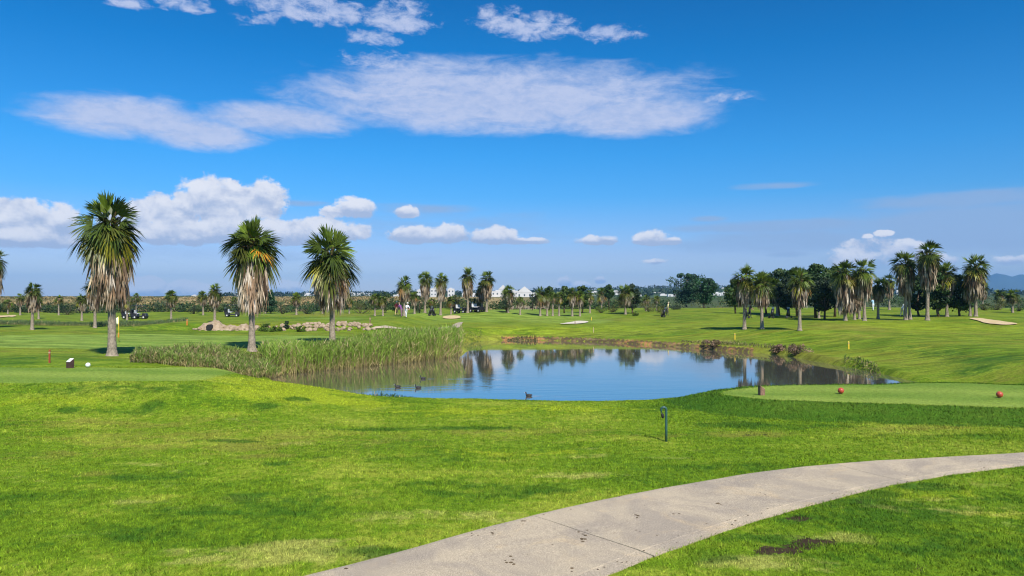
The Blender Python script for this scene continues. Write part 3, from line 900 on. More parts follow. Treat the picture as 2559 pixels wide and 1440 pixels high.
def palm(px, yb, yt, hw, ysk, label, Y=None, lean=0.0, orange=0, seed=None, group='fan palms of the golf course', skw=None, detail=None):
    if Y is None: X, Y, Z = place(px, yb)
    else: X, Z = wx(px, Y), tz(wx(px, Y), Y)
    s = Y / F
    H = wz(yt, Y) - Z; Rc = hw * s * (1.12 if Y < 55 else 1.12); zsk = max(wz(ysk, Y) - Z, .1)
    rng = np.random.default_rng(seed if seed is not None else int(abs(px) * 7 + yb))
    near = Y < 55
    root = empty('fan_palm', (X, Y, Z - .03), label, 'palm tree', group)
    lf = Rc * .98 * rng.uniform(.93, 1.06)          # reach of a frond
    zc = H - lf * .80    # growing point
    zc = max(zc, zsk + .3 * lf)
    leanv = np.array([lean + rng.normal(0, .018) * H, rng.normal(0, .018) * H, 0])
    def axis_at(z): return leanv * (z / H) ** 1.5
    # trunk
    tr = (.175 if near else .16) * (H / 7.5) ** .5
    mbt = MB(); ztk = max(zc - .34 * lf, zsk + .1); zz = np.array([0, .12, .35, .8, 1.5, zsk, ztk])
    rr = np.array([1.75, 1.5, 1.22, 1.08, 1.0, .98, .9]) * tr
    o_ = np.argsort(zz); zz, rr = zz[o_], rr[o_]
    pts = []; rad = []
    for i in range(len(zz) - 1):
        for q in np.linspace(0, 1, 5 if near else 2, endpoint=False):
            z = zz[i] * (1 - q) + zz[i + 1] * q; c_ = axis_at(z)
            pts.append((c_[0], c_[1], z)); rad.append((rr[i] * (1 - q) + rr[i + 1] * q) * (1 + rng.uniform(-.035, .035)))
    c_ = axis_at(ztk); pts.append((c_[0], c_[1], ztk)); rad.append(rr[-1] * .7)
    mbt.tube(pts, rad, 12 if near else 8).build('trunk', m_trunk, root, True)
    # skirt of dead fronds
    n_d = 300 if near else (170 if Y < 110 else 100)
    nst = 10 if near else 5
    span = zc - zsk
    rw0 = (skw * s if skw else Rc * .70); rw1 = max(rw0 * .30, tr * 1.5)
    q = rng.random(n_d) ** .85                                # 0 bottom .. 1 top
    dl = np.clip(rng.uniform(.55, 1.0, n_d) * lf * .8, .25, span * .75 + .2)
    ztop = zsk + dl * .85 + q * np.maximum(span - dl * .85 - .16 * lf, .05)
    phi = rng.uniform(0, 2 * np.pi, n_d)
    prof = rw1 + (rw0 - rw1) * np.clip((ztop - zsk) / max(span, .1), 0, 1) ** .75
    rad0 = prof * rng.uniform(.45, .92, n_d) * (1 - .62 * sst(.62, 1.0, (ztop - zsk) / max(span, .1)))
    ax = np.array([axis_at(z) for z in ztop])
    cosp, sinp = np.cos(phi), np.sin(phi)
    B = np.column_stack([cosp * rad0, sinp * rad0, ztop]) + ax
    colr = np.array([(.58, .47, .35), (.48, .37, .25), (.64, .55, .45), (.32, .21, .13), (.15, .10, .065), (.52, .39, .26)])
    ci = rng.choice(6, n_d, p=[.22, .19, .17, .16, .15, .11])
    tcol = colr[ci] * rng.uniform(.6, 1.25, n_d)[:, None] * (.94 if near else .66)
    topm = (q > .72) & (rng.random(n_d) < .7); tcol[topm] = np.array([.20, .125, .055]) * rng.uniform(.7, 1.3, topm.sum())[:, None]  # upper fronds tinted dark brown: shade beneath the crown put into their colour
    BB = np.repeat(B, nst, 0); ph = np.repeat(phi, nst) + rng.normal(0, .26, n_d * nst)
    out = np.column_stack([np.cos(ph), np.sin(ph), np.zeros_like(ph)])
    # towards lower profile: hang down with slight outward/inward sway
    tilt = rng.uniform(-.16, .16, n_d * nst)
    Dn = norm(out * tilt[:, None] + np.array([0, 0, -1]) + rng.normal(0, .07, (n_d * nst, 3)))
    sd_ = norm(np.cross(Dn, norm(out + rng.normal(0, .45, out.shape))))
    L = np.repeat(dl, nst) * rng.uniform(.75, 1.15, n_d * nst)
    wd = np.repeat(dl, nst) * rng.uniform(.022, .05, n_d * nst) * (1.0 if near else 2.0)
    V, Q, T, k = strips(BB + out * rng.uniform(-.02, .06, (n_d * nst, 1)), Dn, sd_, L, wd, np.zeros(n_d * nst), 3 if near else 2)
    tc = np.repeat(np.repeat(tcol, nst, 0) * rng.uniform(.75, 1.2, (n_d * nst, 1)), k, 0)
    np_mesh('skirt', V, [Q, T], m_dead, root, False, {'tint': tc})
    # living crown
    n_l = 60 if near else (44 if Y < 110 else 36)
    ns = 19 if near else 11
    i = np.arange(n_l); g = (i + .5) / n_l
    elv = np.arcsin(np.clip(.995 - 1.66 * g, -1, 1)) + np.radians(rng.normal(0, 6, n_l))
    phi = i * 2.39996 + rng.normal(0, .25, n_l)
    D = np.column_stack([np.cos(phi) * np.cos(elv), np.sin(phi) * np.cos(elv), np.sin(elv)])
    S = np.column_stack([-np.sin(phi), np.cos(phi), np.zeros(n_l)])
    Up = np.cross(D, S) * -1
    Up = np.where(Up[:, 2:3] < 0, -Up, Up)
    roll = rng.normal(0, .7, n_l)
    S2 = S * np.cos(roll)[:, None] + Up * np.sin(roll)[:, None]
    U2 = np.cross(S2, D); U2 = np.where(U2[:, 2:3] < 0, -U2, U2)
    pl = lf * rng.uniform(.10, .47, n_l) * np.where(g < .12, .75, 1)
    org = np.array([0, 0, zc]) + axis_at(zc) + np.column_stack([D[:, 0] * .08, D[:, 1] * .08, -g * lf * .36])
    hub = org + D * pl[:, None]; hub[:, 2] -= .10 * pl * np.cos(elv)
    # petioles
    Vp, Qp, Tp, kp = strips(org, norm(hub - org), S2, np.linalg.norm(hub - org, axis=1), np.full(n_l, .022 if near else .03), np.zeros(n_l), 2)
    # dense heart of leaf bases
    nh = 70 if near else 34
    ph_ = rng.uniform(0, 2 * np.pi, nh); eh = rng.uniform(-.1, 1.35, nh)
    Dh = np.column_stack([np.cos(ph_) * np.cos(eh), np.sin(ph_) * np.cos(eh), np.sin(eh)])
    oh = np.column_stack([np.cos(ph_) * tr * .7, np.sin(ph_) * tr * .7, zc - rng.uniform(.05, .5, nh) * lf]) + axis_at(zc)
    Vh, Qh, Th, kh = strips(oh, Dh, norm(np.cross(Dh, rng.normal(0, 1, (nh, 3)))), lf * rng.uniform(.22, .48, nh), np.full(nh, .06 * lf), np.zeros(nh), 2)
    hc = np.array([(.10, .12, .03), (.16, .10, .045), (.07, .09, .02)])[rng.integers(0, 3, nh)] * rng.uniform(.6, 1.3, (nh, 1))
    # fan segments
    al = np.linspace(-1, 1, ns)[None] * np.radians(np.where(g < .22, rng.uniform(22, 48, n_l), rng.uniform(58, 88, n_l)))[:, None] + rng.normal(0, .04, (n_l, ns))
    fold = np.abs(np.sin(al)) * rng.uniform(.1, .45, n_l)[:, None]
    dk = np.clip(.10 + .55 * g + rng.normal(0, .18, n_l), 0, 1.1) * (g > .14)
    D2 = norm(D - np.array([0, 0, 1.0]) * dk[:, None]); U2 = np.cross(S2, D2); U2 = np.where(U2[:, 2:3] < 0, -U2, U2)
    dirs = D2[:, None] * np.cos(al)[..., None] + S2[:, None] * np.sin(al)[..., None] + U2[:, None] * (fold * .6)[..., None]
    dirs = norm(dirs).reshape(-1, 3)
    seg = (lf * .60 * (1 - .22 * np.abs(np.sin(al)) ** 2) * rng.uniform(.85, 1.1, (n_l, ns))).ravel()
    hb = np.repeat(hub, ns, 0)
    side = norm(np.cross(dirs, np.repeat(U2, ns, 0)))
    dr_ = seg * np.repeat(np.clip(.10 + .62 * g + rng.normal(0, .10, n_l), 0.02, 1.1), ns) * rng.uniform(.6, 1.5, n_l * ns)
    wdt = seg * (.044 if near else .060)
    Vs, Qs, Ts, ks = strips(hb, dirs, side, seg, wdt, dr_, 4 if near else 3)
    pal = np.array([(.105, .155, .016), (.055, .084, .013), (.076, .090, .014), (.165, .15, .018)])
    ci = np.clip((g * 3.2 + rng.normal(0, .6, n_l)), 0, 2.4).astype(int)
    lc = pal[ci] * rng.uniform(.7, 1.25, n_l)[:, None]
    low = (g > .72) & (rng.random(n_l) < .42); lc[low] = np.array([.26, .25, .025]) * rng.uniform(.6, 1.2, low.sum())[:, None]
    dry = (g > .85) & (rng.random(n_l) < .3); lc[dry] = np.array([.30, .17, .05]) * rng.uniform(.7, 1.1, dry.sum())[:, None]
    for o2 in range(orange):
        j = int(np.argmin(np.abs(((phi + .6 + np.pi) % (2 * np.pi)) - np.pi) + np.abs(g - .62) * 4)); lc[j] = (.62, .26, .02); g[j] = 9
    V = np.concatenate([Vp, Vs, Vh]); o1 = len(Vp); o2_ = o1 + len(Vs)
    tc = np.concatenate([np.repeat(lc * .9 + np.array([.06, .05, .02]), kp, 0), np.repeat(np.repeat(lc, ns, 0) * rng.uniform(.8, 1.2, (n_l * ns, 1)), ks, 0), np.repeat(hc, kh, 0)])
    np_mesh('crown', V, [np.concatenate([Qp, Qs + o1, Qh + o2_]), np.concatenate([Tp, Ts + o1, Th + o2_])], m_frond, root, False, {'tint': tc})
    return root


PALMS = [
    (281, 890, 480, 86, 772, 'tallest nearest fan palm with huge shaggy tan skirt, beside the white flag', dict(skw=66)),
    (630, 878, 538, 74, 784, 'big fan palm with one orange frond and narrow tapering skirt, behind the low reeds', dict(orange=1, skw=52)),
    (831, 858, 562, 74, 776, 'big bushy fan palm standing behind the tallest part of the reed bed', dict(skw=56)),
    (-15, 828, 615, 37, 745, 'fan palm of which only part of the crown reaches in at the picture edge', dict(Y=70)),
    (81, 825, 700, 25, 782, 'stout mid-distance palm with tan skirt, leftmost of the palms whose whole trunk base shows', {}),
    (20, 785, 745, 12, 768, 'tiny far palm behind the sand at the far left', {}),
    (51, 788, 731, 13, 766, 'small far palm just left of the stout tan-skirted palm', {}),
    (97, 798, 742, 12, 776, 'small palm half hidden behind the stout tan-skirted palm', {}),
    (147, 788, 736, 11, 752, 'thin bare-trunked far palm alone against the dry field', {}),
    (205, 802, 730, 17, 778, 'small olive palm left of the tallest palm', {}),
    (238, 820, 686, 27, 778, 'mid-distance palm partly hidden by the skirt of the tallest palm', {}),
    (318, 800, 735, 16, 778, 'small palm showing just right of the tallest palm skirt, by the golf carts', {}),
    (341, 788, 730, 13, 752, 'slender far palm rising above the parked golf cart pair', {}),
    (428, 800, 720, 18, 770, 'round-headed small palm alone right of the parked cart pair', {}),
    (508, 788, 725, 15, 766, 'small palm close on the left of the palm above the culvert', {}),
    (537, 806, 705, 23, 772, 'open-crowned palm standing right above the stone culvert', {}),
    (585, 779, 740, 10, 763, 'ragged little far palm behind the single moving golf cart', {}),
    (664, 784, 740, 12, 760, 'small pale-trunked palm in front of the dark conifer', {}),
    (741, 787, 728, 15, 768, 'small flat-topped palm between the two big palms', {}),
    (806, 784, 742, 11, 762, 'far palm glimpsed left of the palm behind the reeds', {}),
    (873, 784, 742, 12, 762, 'far palm just right of the palm behind the reeds', {}),
    (937, 790, 729, 17, 762, 'left one of two squat palms in front of the dark pine', {}),
    (957, 790, 736, 14, 770, 'right one of two squat palms in front of the dark pine', {}),
    (1010, 790, 685, 24, 758, 'tall palm behind the golfers in white', {}),
    (1036, 785, 726, 13, 766, 'short palm in shade between two tall palms, right of the golfers', {}),
    (1062, 782, 674, 23, 752, 'tall palm, left one of the touching pair in the middle row', {}),
    (1079, 788, 742, 10, 757, 'very small green palm at the black trolley bag', {}),
    (1101, 788, 678, 21, 756, 'tall palm with clean pale trunk, right one of the touching pair', {}),
    (1127, 786, 736, 13, 768, 'short palm left of the parked dark buggy', {}),
    (1169, 782, 664, 24, 748, 'tallest palm of the middle row', {}),
    (1204, 779, 700, 17, 757, 'lower palm leaning against the double-trunked tall palm', {}),
    (1216, 780, 674, 24, 752, 'tall palm just right of the tallest in the middle row', {}),
    (1270, 782, 709, 20, 766, 'squat palm against the dark round tree, before the white houses', {}),
    (1300, 788, 738, 11, 764, 'small thin palm in front of the big gabled white house', {}),
    (1350, 790, 712, 21, 764, 'tallest palm at the left end of the small palm cluster', {}),
    (1367, 790, 722, 14, 766, 'second palm of the small cluster, tucked behind its tallest', {}),
    (1381, 790, 727, 12, 758, 'dark-trunked palm in the small cluster', {}),
    (1397, 790, 727, 14, 758, 'bare-trunked palm fourth in the small cluster', {}),
    (1430, 791, 716, 18, 768, 'palm in front of the dark pines, with grey skirt', {}),
    (1449, 791, 722, 16, 768, 'palm with fat round skirt at the right of the small cluster', {}),
    (1474, 783, 721, 14, 762, 'palm standing apart right of the small cluster', {}),
    (1503, 773, 716, 16, 760, 'far palm rising above the round green bushes', {}),
    (1563, 786, 706, 25, 766, 'thick dark-crowned palm alone before the hill houses', {}),
    (1614, 778, 734, 13, 764, 'small brown-skirted palm under the hill houses', {}),
    (1641, 777, 736, 10, 758, 'spindly tiny palm above the rounded bush', {}),
    (1860, 824, 656, 38, 770, 'front palm at the left end of the right-hand grove', {}),
    (1904, 823, 672, 34, 770, 'second front palm of the right-hand grove', {}),
    (1998, 827, 662, 35, 772, 'front palm standing closest to the brown dead shrub', {}),
    (1942, 790, 690, 25, 764, 'palm inside the grove among the dark pines', {}),
    (2112, 802, 642, 41, 788, 'palm with dead skirt reaching almost to the grass', dict(skw=34)),
    (2160, 802, 640, 36, 752, 'palm with clean trunk close beside the one with the long skirt', {}),
    (2135, 800, 700, 22, 786, 'orange-skirted short palm squeezed between two taller palms', {}),
    (2147, 798, 705, 16, 772, 'slim short palm behind the clean-trunked palm', {}),
    (2194, 798, 690, 23, 757, 'short green palm between the two halves of the grove', {}),
    (2222, 775, 680, 19, 747, 'farther palm seen in the gap of the grove', {}),
    (2263, 800, 622, 39, 742, 'tall palm with pale trunk left of the grove tallest', {}),
    (2274, 799, 662, 18, 757, 'leaning palm behind the pale-trunked tall one', dict(lean=-.7)),
    (2317, 801, 597, 39, 725, 'tallest palm of the right-hand grove', {}),
    (2366, 792, 651, 31, 747, 'palm with yellow lower fronds right of the grove tallest', {}),
    (2424, 791, 690, 24, 757, 'shorter palm of the last pair in the grove', {}),
    (2438, 791, 629, 37, 747, 'tall dark palm at the right end of the grove', {}),
    (2455, 774, 700, 17, 752, 'farther palm behind the last pair of the grove', {}),
    (2499, 771, 718, 18, 754, 'far palm under the blue mountain', {}),
    (2530, 782, 720, 18, 760, 'far palm with pale trunk near the right edge', {}),
    (2046, 796, 705, 16, 770, 'thin palm among the pines with a shadow spot at its foot', {}),
]
for q in PALMS: palm(*q[:6], **q[6])


# ------------------------------------------------------------------ leafy trees and bushes
def crown_cards(rng, clumps, per, size, cols, flatten=.8, gap=.0):
    """leaf-size triangles/quads on the shells of many clumps"""
    P = []; Cc = []; Nn = []
    for (c_, r_) in clumps:
        k = per
        d_ = norm(rng.normal(0, 1, (k, 3))); rr_ = r_ * rng.uniform(.45, 1.08, k) ** .6 * np.where(rng.random(k) < .10, rng.uniform(1.05, 1.45, k), 1)
        P.append(np.array(c_) + d_ * rr_[:, None] * np.array([1, 1, flatten])); Nn.append(d_)
        base_c = cols[rng.integers(len(cols))] * rng.uniform(.75, 1.25)
        Cc.append(base_c * rng.uniform(.7, 1.3, (k, 1)))
    P, Cc, Nn = np.concatenate(P), np.concatenate(Cc), np.concatenate(Nn)
    M = len(P)
    nn = norm(Nn + rng.normal(0, .6, (M, 3))); a_ = norm(np.cross(nn, rng.normal(0, 1, (M, 3)))); b_ = np.cross(nn, a_)
    s_ = size * rng.uniform(.6, 1.4, (M, 1))
    V = np.stack([P - a_ * s_ * .5, P + b_ * s_ * .35 + a_ * s_ * .1, P + a_ * s_ * .6, P - b_ * s_ * .35 - a_ * s_ * .05], 1).reshape(-1, 3)
    return V, np.arange(4 * M).reshape(-1, 4), np.repeat(Cc, 4, 0)


PINE = [np.array(c_) * 1.35 for c_ in ((.028, .060, .016), (.040, .078, .018), (.020, .045, .016), (.055, .085, .02))]
OLIVE = [np.array(c_) for c_ in ((.085, .105, .028), (.06, .085, .025), (.12, .125, .03))]
CYP = [np.array(c_) * 1.35 for c_ in ((.022, .060, .022), (.030, .080, .028), (.018, .045, .02))]
BRIGHT = [np.array(c_) for c_ in ((.10, .17, .02), (.07, .13, .02), (.15, .20, .03))]
BROWN = [np.array(c_) for c_ in ((.24, .155, .10), (.32, .22, .14), (.13, .10, .045), (.12, .12, .04))]
DARKB = [np.array(c_) * 1.4 for c_ in ((.02, .035, .018), (.03, .05, .02))]


def tree(name, px, yb, yt, hw, label, cat, group, cols, trunk_frac=.25, shape='round', Y=None):
    if Y is None: X, Y, Z = place(px, yb)
    else: X, Z = wx(px, Y), tz(wx(px, Y), Y)
    s = Y / F; H = wz(yt, Y) - Z; Rw = hw * s
    rng = np.random.default_rng(int(px * 13 + yt))
    root = empty(name, (X, Y, Z - .05), label, cat, group)
    ch = H * (1 - trunk_frac)
    n_c = 48 if H > 4 else 16
    clumps = []; limbs = []
    for i in range(n_c):
        q = rng.random()
        if shape == 'cone': rad = Rw * (1 - q) ** .8 * .9
        elif shape == 'vase': rad = Rw * (.35 + .65 * q ** .6) * (1 - max(0, q - .8) * 2.5)
        else: rad = Rw * math.sqrt(max(0, 1 - (2 * q - .95) ** 2)) * .92
        ph = rng.uniform(0, 2 * math.pi); rr_ = rad * math.sqrt(rng.random())
        cz = H * trunk_frac + ch * (.08 + .84 * q)
        cr_ = Rw * rng.uniform(.22, .40)
        cr_ = min(cr_, max(.12, (H - cz) * .95))
        c_ = (rr_ * math.cos(ph), rr_ * math.sin(ph), cz); clumps.append((c_, cr_)); limbs.append(c_)
    V, Q, C_ = crown_cards(rng, clumps, int(110 if H > 4 else 80), max(.09, min(.42, H * .045)), cols)
    np_mesh('crown', V, Q, m_leaf, root, False, {'tint': C_})
    mb = MB(); tr = max(.03, H * .022)
    if trunk_frac > .05:
        mb.tube([(0, 0, 0), (.04 * H * rng.uniform(-1, 1), 0, H * trunk_frac), (0, 0, H * .8)], [tr * 1.3, tr, tr * .4], 8)
        for c_ in limbs[:9]:
            mb.tube([(0, 0, H * trunk_frac * .95), (c_[0] * .5, c_[1] * .5, (c_[2] + H * trunk_frac) / 2), c_], [tr * .6, tr * .4, tr * .15], 5)
    else:
        for c_ in limbs[:12]:
            mb.tube([(c_[0] * .1, c_[1] * .1, 0), (c_[0] * .6, c_[1] * .6, c_[2] * .5), c_], [tr, tr * .7, tr * .3], 5)
    mb.build('trunk', m_bark, root, True)
    return root


GP = 'pines and bushy trees on the course'
TREES = [
    ('pine_tree', 1716, 768, 681, 42, 'larger of two joined dark green trees alone on the fairway edge', CYP, .12, 'vase'),
    ('pine_tree', 1760, 770, 692, 32, 'smaller right-hand one of two joined dark green trees', CYP, .14, 'vase'),
    ('pine_tree', 1947, 788, 669, 42, 'dark pine behind the second front palm of the grove', PINE, .22, 'round'),
    ('pine_tree', 1992, 792, 667, 40, 'dark pine directly behind the front palm near the dead shrub', PINE, .2, 'round'),
    ('pine_tree', 1915, 786, 684, 30, 'dark pine filling the gap between the first two grove palms', PINE, .2, 'round'),
    ('pine_tree', 1966, 794, 690, 30, 'lower dark pine left of the front palm near the dead shrub', DARKB, .2, 'round'),
    ('pine_tree', 2060, 799, 690, 36, 'lower dark pine right of the broadest grove pine', DARKB, .2, 'round'),
    ('pine_tree', 2038, 796, 656, 54, 'broadest dark pine in the middle of the grove', PINE, .25, 'round'),
    ('pine_tree', 2086, 792, 666, 40, 'dark pine at the left of the long-skirted palm', PINE, .25, 'round'),
    ('pine_tree', 1838, 784, 694, 26, 'green pine peeping out left of the first grove palm', PINE, .2, 'round'),
    ('pine_tree', 2296, 790, 686, 34, 'dark pine below the tallest grove palm', PINE, .15, 'round'),
    ('pine_tree', 2345, 792, 660, 36, 'tall dark pine between tallest grove palm and yellow-fronded palm', PINE, .12, 'round'),
    ('pine_tree', 2398, 790, 684, 36, 'dark pine right of the yellow-fronded palm', PINE, .12, 'round'),
    ('pine_tree', 962, 782, 727, 26, 'dark round pine behind the squat palm pair', PINE, .15, 'round'),
    ('pine_tree', 990, 783, 737, 18, 'dark pine behind the golfer in red', PINE, .1, 'round'),
    ('pine_tree', 1048, 783, 738, 24, 'dark shaded pine between the tall middle palms', DARKB, .1, 'round'),
    ('pine_tree', 1192, 778, 722, 18, 'dark pine above the dark buggy', PINE, .12, 'round'),
    ('pine_tree', 1138, 778, 735, 20, 'olive tree left of the tallest middle palm', OLIVE, .12, 'round'),
    ('pine_tree', 1266, 782, 732, 25, 'round dark tree wrapping the squat palm before the houses', DARKB, .1, 'round'),
    ('pine_tree', 1330, 776, 734, 14, 'small dark round tree before the gabled house', DARKB, .1, 'round'),
    ('pine_tree', 1372, 776, 714, 18, 'dark pine behind the small palm cluster left end', PINE, .2, 'round'),
    ('pine_tree', 1410, 783, 713, 19, 'left of two tall dark pines behind the palm cluster', PINE, .25, 'round'),
    ('pine_tree', 1455, 783, 711, 20, 'right of two tall dark pines behind the palm cluster', PINE, .25, 'round'),
    ('pine_tree', 1522, 774, 710, 14, 'small umbrella-headed pine above the green bushes', PINE, .45, 'round'),
    ('pine_tree', 1580, 784, 708, 20, 'dark tree hugging the thick dark-crowned palm', DARKB, .1, 'round'),
    ('pine_tree', 1622, 780, 742, 26, 'olive tree beneath the hill houses', OLIVE, .1, 'round'),
    ('conifer', 677, 784, 722, 20, 'dark pointed conifer behind the second big palm', CYP, .06, 'cone'),
    ('conifer', 706, 785, 752, 24, 'low dark conifer skirt right of the pointed one', CYP, .03, 'round'),
    ('pine_tree', 770, 785, 752, 32, 'low dark green tree between the two right big palms', CYP, .03, 'round'),
    ('pine_tree', 640, 785, 750, 22, 'dark green tree left of the pointed conifer', PINE, .04, 'round'),
    ('pine_tree', 902, 784, 753, 32, 'grey-green bushy tree left of the squat palm pair', OLIVE, .05, 'round'),
    ('bush', 170, 787, 760, 24, 'dark isolated bush left of the tallest palm', DARKB, .0, 'round'),
    ('bush', 486, 785, 763, 18, 'dark round bush left of the culvert palms', DARKB, .0, 'round'),
    ('bush', 1655, 789, 763, 18, 'rounded yellow-green bush alone on the fairway', OLIVE, .0, 'round'),
    ('bush', 1690, 774, 762, 14, 'low dark bush between rounded bush and the joined trees', DARKB, .0, 'round'),
    ('bush', 1502, 782, 763, 16, 'round green bush at the foot of the far palm', BRIGHT, .0, 'round'),
    ('bush', 1528, 781, 766, 16, 'yellowish bush beside the round green one', OLIVE, .0, 'round'),
    ('bush', 1589, 790, 777, 12, 'small low green bush near the thick dark palm', BRIGHT, .0, 'round'),
    ('bush', 664, 829, 806, 26, 'bright green shrub among the pale rocks right of a big palm', BRIGHT, .0, 'round'),
    ('bush', 690, 829, 814, 16, 'yellow-green shrub touching the bright one on the rocks', BRIGHT, .0, 'round'),
    ('bush', 716, 824, 802, 11, 'dark upright shrub on the rocks', DARKB, .0, 'vase'),
    ('bush', 752, 830, 809, 13, 'green shrub at the start of the rock heap', BRIGHT, .0, 'round'),
    ('bush', 2490, 775, 748, 26, 'olive bush mass left of the far right palm', OLIVE, .0, 'round'),
    ('bush', 2545, 778, 745, 26, 'dark bush at the right edge under the mountain', PINE, .0, 'round'),
    ('bush', 2462, 776, 758, 20, 'low brownish bush right of the grove', OLIVE, .0, 'round'),
    ('dead_shrub', 1990, 888, 855, 34, 'tangled brown dead shrub on the pond bank', BROWN, .0, 'round'),
    ('dead_shrub', 1945, 880, 858, 22, 'smaller brown shrub left of the tangled dead one', BROWN, .0, 'round'),
    ('dead_shrub', 1780, 866, 848, 30, 'low brown brush on the far shore under the stake', BROWN, .0, 'round'),
]
for (nm, px, yb, yt, hw, lb, cols, tf, shp) in TREES:
    tree(nm, px, yb, yt, hw, lb, {'bush': 'bush', 'dead_shrub': 'bush'}.get(nm, 'tree'), {'bush': 'bushes on the course', 'dead_shrub': 'brown bank shrubs', 'conifer': 'dark conifers'}.get(nm, GP), cols, tf, shp)


def scatter_scrub(name, n_, y0, y1, u0, u1, hgt, rad, cols, label, per=26, size=.3, dens=None):
    rng = np.random.default_rng(n_ + int(y0))
    Y = rng.uniform(y0, y1, n_); U = rng.uniform(u0, u1, n_)
    X = wx(U, Y)
    if dens is not None:
        k = rng.random(n_) < dens(X, Y); X, Y = X[k], Y[k]
    Z = terrain(X, Y)
    cl = [((X[i], Y[i], Z[i] + hgt * rng.uniform(.15, .55)), rad * rng.uniform(.5, 1.3)) for i in range(len(X))]
    V, Q, C_ = crown_cards(rng, cl, per, size, cols, hgt / rad * .6)
    tag(np_mesh(name, V, Q, m_leaf, None, False, {'tint': C_}), label, 'scrub', None, 'stuff')


scatter_scrub('shrub_belt', 430, 140, 152, -150, 930, 1.8, 1.15, OLIVE + PINE + DARKB + DARKB, 'belt of dark green shrubs along the far course edge', 46, .34)
scatter_scrub('shrub_belt', 320, 148, 165, 860, 1560, 2.2, 1.4, OLIVE + PINE, 'green scrub behind the middle palms', 40, .36)
scatter_scrub('shrub_belt', 300, 160, 300, 1500, 2700, 1.9, 1.7, OLIVE + PINE, 'grey green scrub behind the right fairway', 40, .42)
TANC = [np.array(c_) for c_ in ((.30, .22, .09), (.20, .17, .06), (.12, .13, .045), (.36, .27, .13))]
scatter_scrub('dry_scrub', 1500, 165, 420, -200, 1050, .9, 1.6, TANC, 'dry tan scrub on the far field', 22, .5)
HILLC = [np.array(c_) for c_ in ((.022, .045, .026), (.03, .055, .03), (.016, .035, .02))]
scatter_scrub('far_wood', 900, 760, 1380, 560, 2700, 5.0, 6.5, HILLC, 'dark woods over the far hill', 22, 2.2)

# ------------------------------------------------------------------ reeds
def reeds(name, P, n_, hmin, hmax, label, tan=.5, seed=1, green=(.25, .37, .055), ztop=None):
    rng = np.random.default_rng(seed)
    P = np.array(P, float); lo, hi = P.min(0), P.max(0)
    X = rng.uniform(lo[0], hi[0], n_ * 5); Y = rng.uniform(lo[1], hi[1], n_ * 5)
    k = poly_sd(X, Y, P) < .0; X, Y = X[k][:n_], Y[k][:n_]
    m_ = len(X)
    Z = np.maximum(terrain(X, Y), WATER - .05)
    cl = fbm(X * .45, Y * .45, 91 + seed, 3)
    H = (hmin + (hmax - hmin) * np.clip((cl - .25) * 1.8, 0, 1)) * rng.uniform(.72, 1.08, m_)
    if ztop is not None:
        H = np.clip(ztop(X, Y) - Z, .45, 2.2) * (.80 + .3 * cl) * rng.uniform(.72, 1.06, m_)
    up = norm(np.column_stack([rng.normal(.04, .10, m_), rng.normal(0, .10, m_), np.ones(m_)]))
    th = rng.uniform(0, np.pi, m_); sd_ = np.column_stack([np.cos(th), np.sin(th), np.zeros(m_)])
    B = np.column_stack([X, Y, Z])
    gcol = np.array(green)[None] * rng.uniform(.65, 1.35, m_)[:, None] * (.75 + .5 * cl)[:, None]
    tcol = np.array([(.46, .38, .18)]) * rng.uniform(.5, 1.25, m_)[:, None]
    istan = rng.random(m_) < tan * .35
    V1, Q1, T1, k1 = strips(B, up, sd_, H, np.full(m_, .016), H * rng.uniform(0, .12, m_), 3)
    f = np.tile(np.array([0, 0, .33, .33, .66, .66, 1.0]), m_)
    r1 = np.repeat(np.clip(rng.normal(tan * .6, .26, m_), -.2, 1.2), k1)
    w_ = np.clip((f - r1) / .22 + .5, 0, 1)[:, None]
    C1 = np.repeat(tcol, k1, 0) * (1 - w_) + np.repeat(np.where(istan[:, None], tcol * 1.1, gcol), k1, 0) * w_
    nl = 9
    Bi = np.repeat(np.arange(m_), nl); hh = rng.uniform(.03, .98, m_ * nl)
    LB = B[Bi] + up[Bi] * (H[Bi] * hh)[:, None]
    ph = rng.uniform(0, 2 * np.pi, m_ * nl); tl = rng.uniform(.15, .8, m_ * nl)
    D = norm(np.column_stack([np.cos(ph) * np.sin(tl), np.sin(ph) * np.sin(tl), np.cos(tl)]))
    sd2 = norm(np.cross(D, rng.normal(0, 1, (m_ * nl, 3))))
    L = rng.uniform(.3, .65, m_ * nl) * np.minimum(.5 + .35 * H[Bi], 1.0 * H[Bi] + .05)
    V2, Q2, T2, k2 = strips(LB, D, sd2, L, np.full(m_ * nl, .017), L * rng.uniform(.05, .45, m_ * nl), 3)
    lt = hh < np.repeat(np.clip(rng.normal(tan * .5, .26, m_), -.2, 1.2), nl) 
    C2 = np.where((lt | istan[Bi])[:, None], tcol[Bi] * 1.05, gcol[Bi]) * rng.uniform(.75, 1.3, (m_ * nl, 1))
    C2 = np.repeat(C2, k2, 0)
    o1 = len(V1)
    o = np_mesh(name, np.concatenate([V1, V2]), [np.concatenate([Q1, Q2 + o1]), np.concatenate([T1, T2 + o1])], m_reed, None, False, {'tint': np.concatenate([C1, C2])})
    return tag(o, label, 'reeds', None, 'stuff')


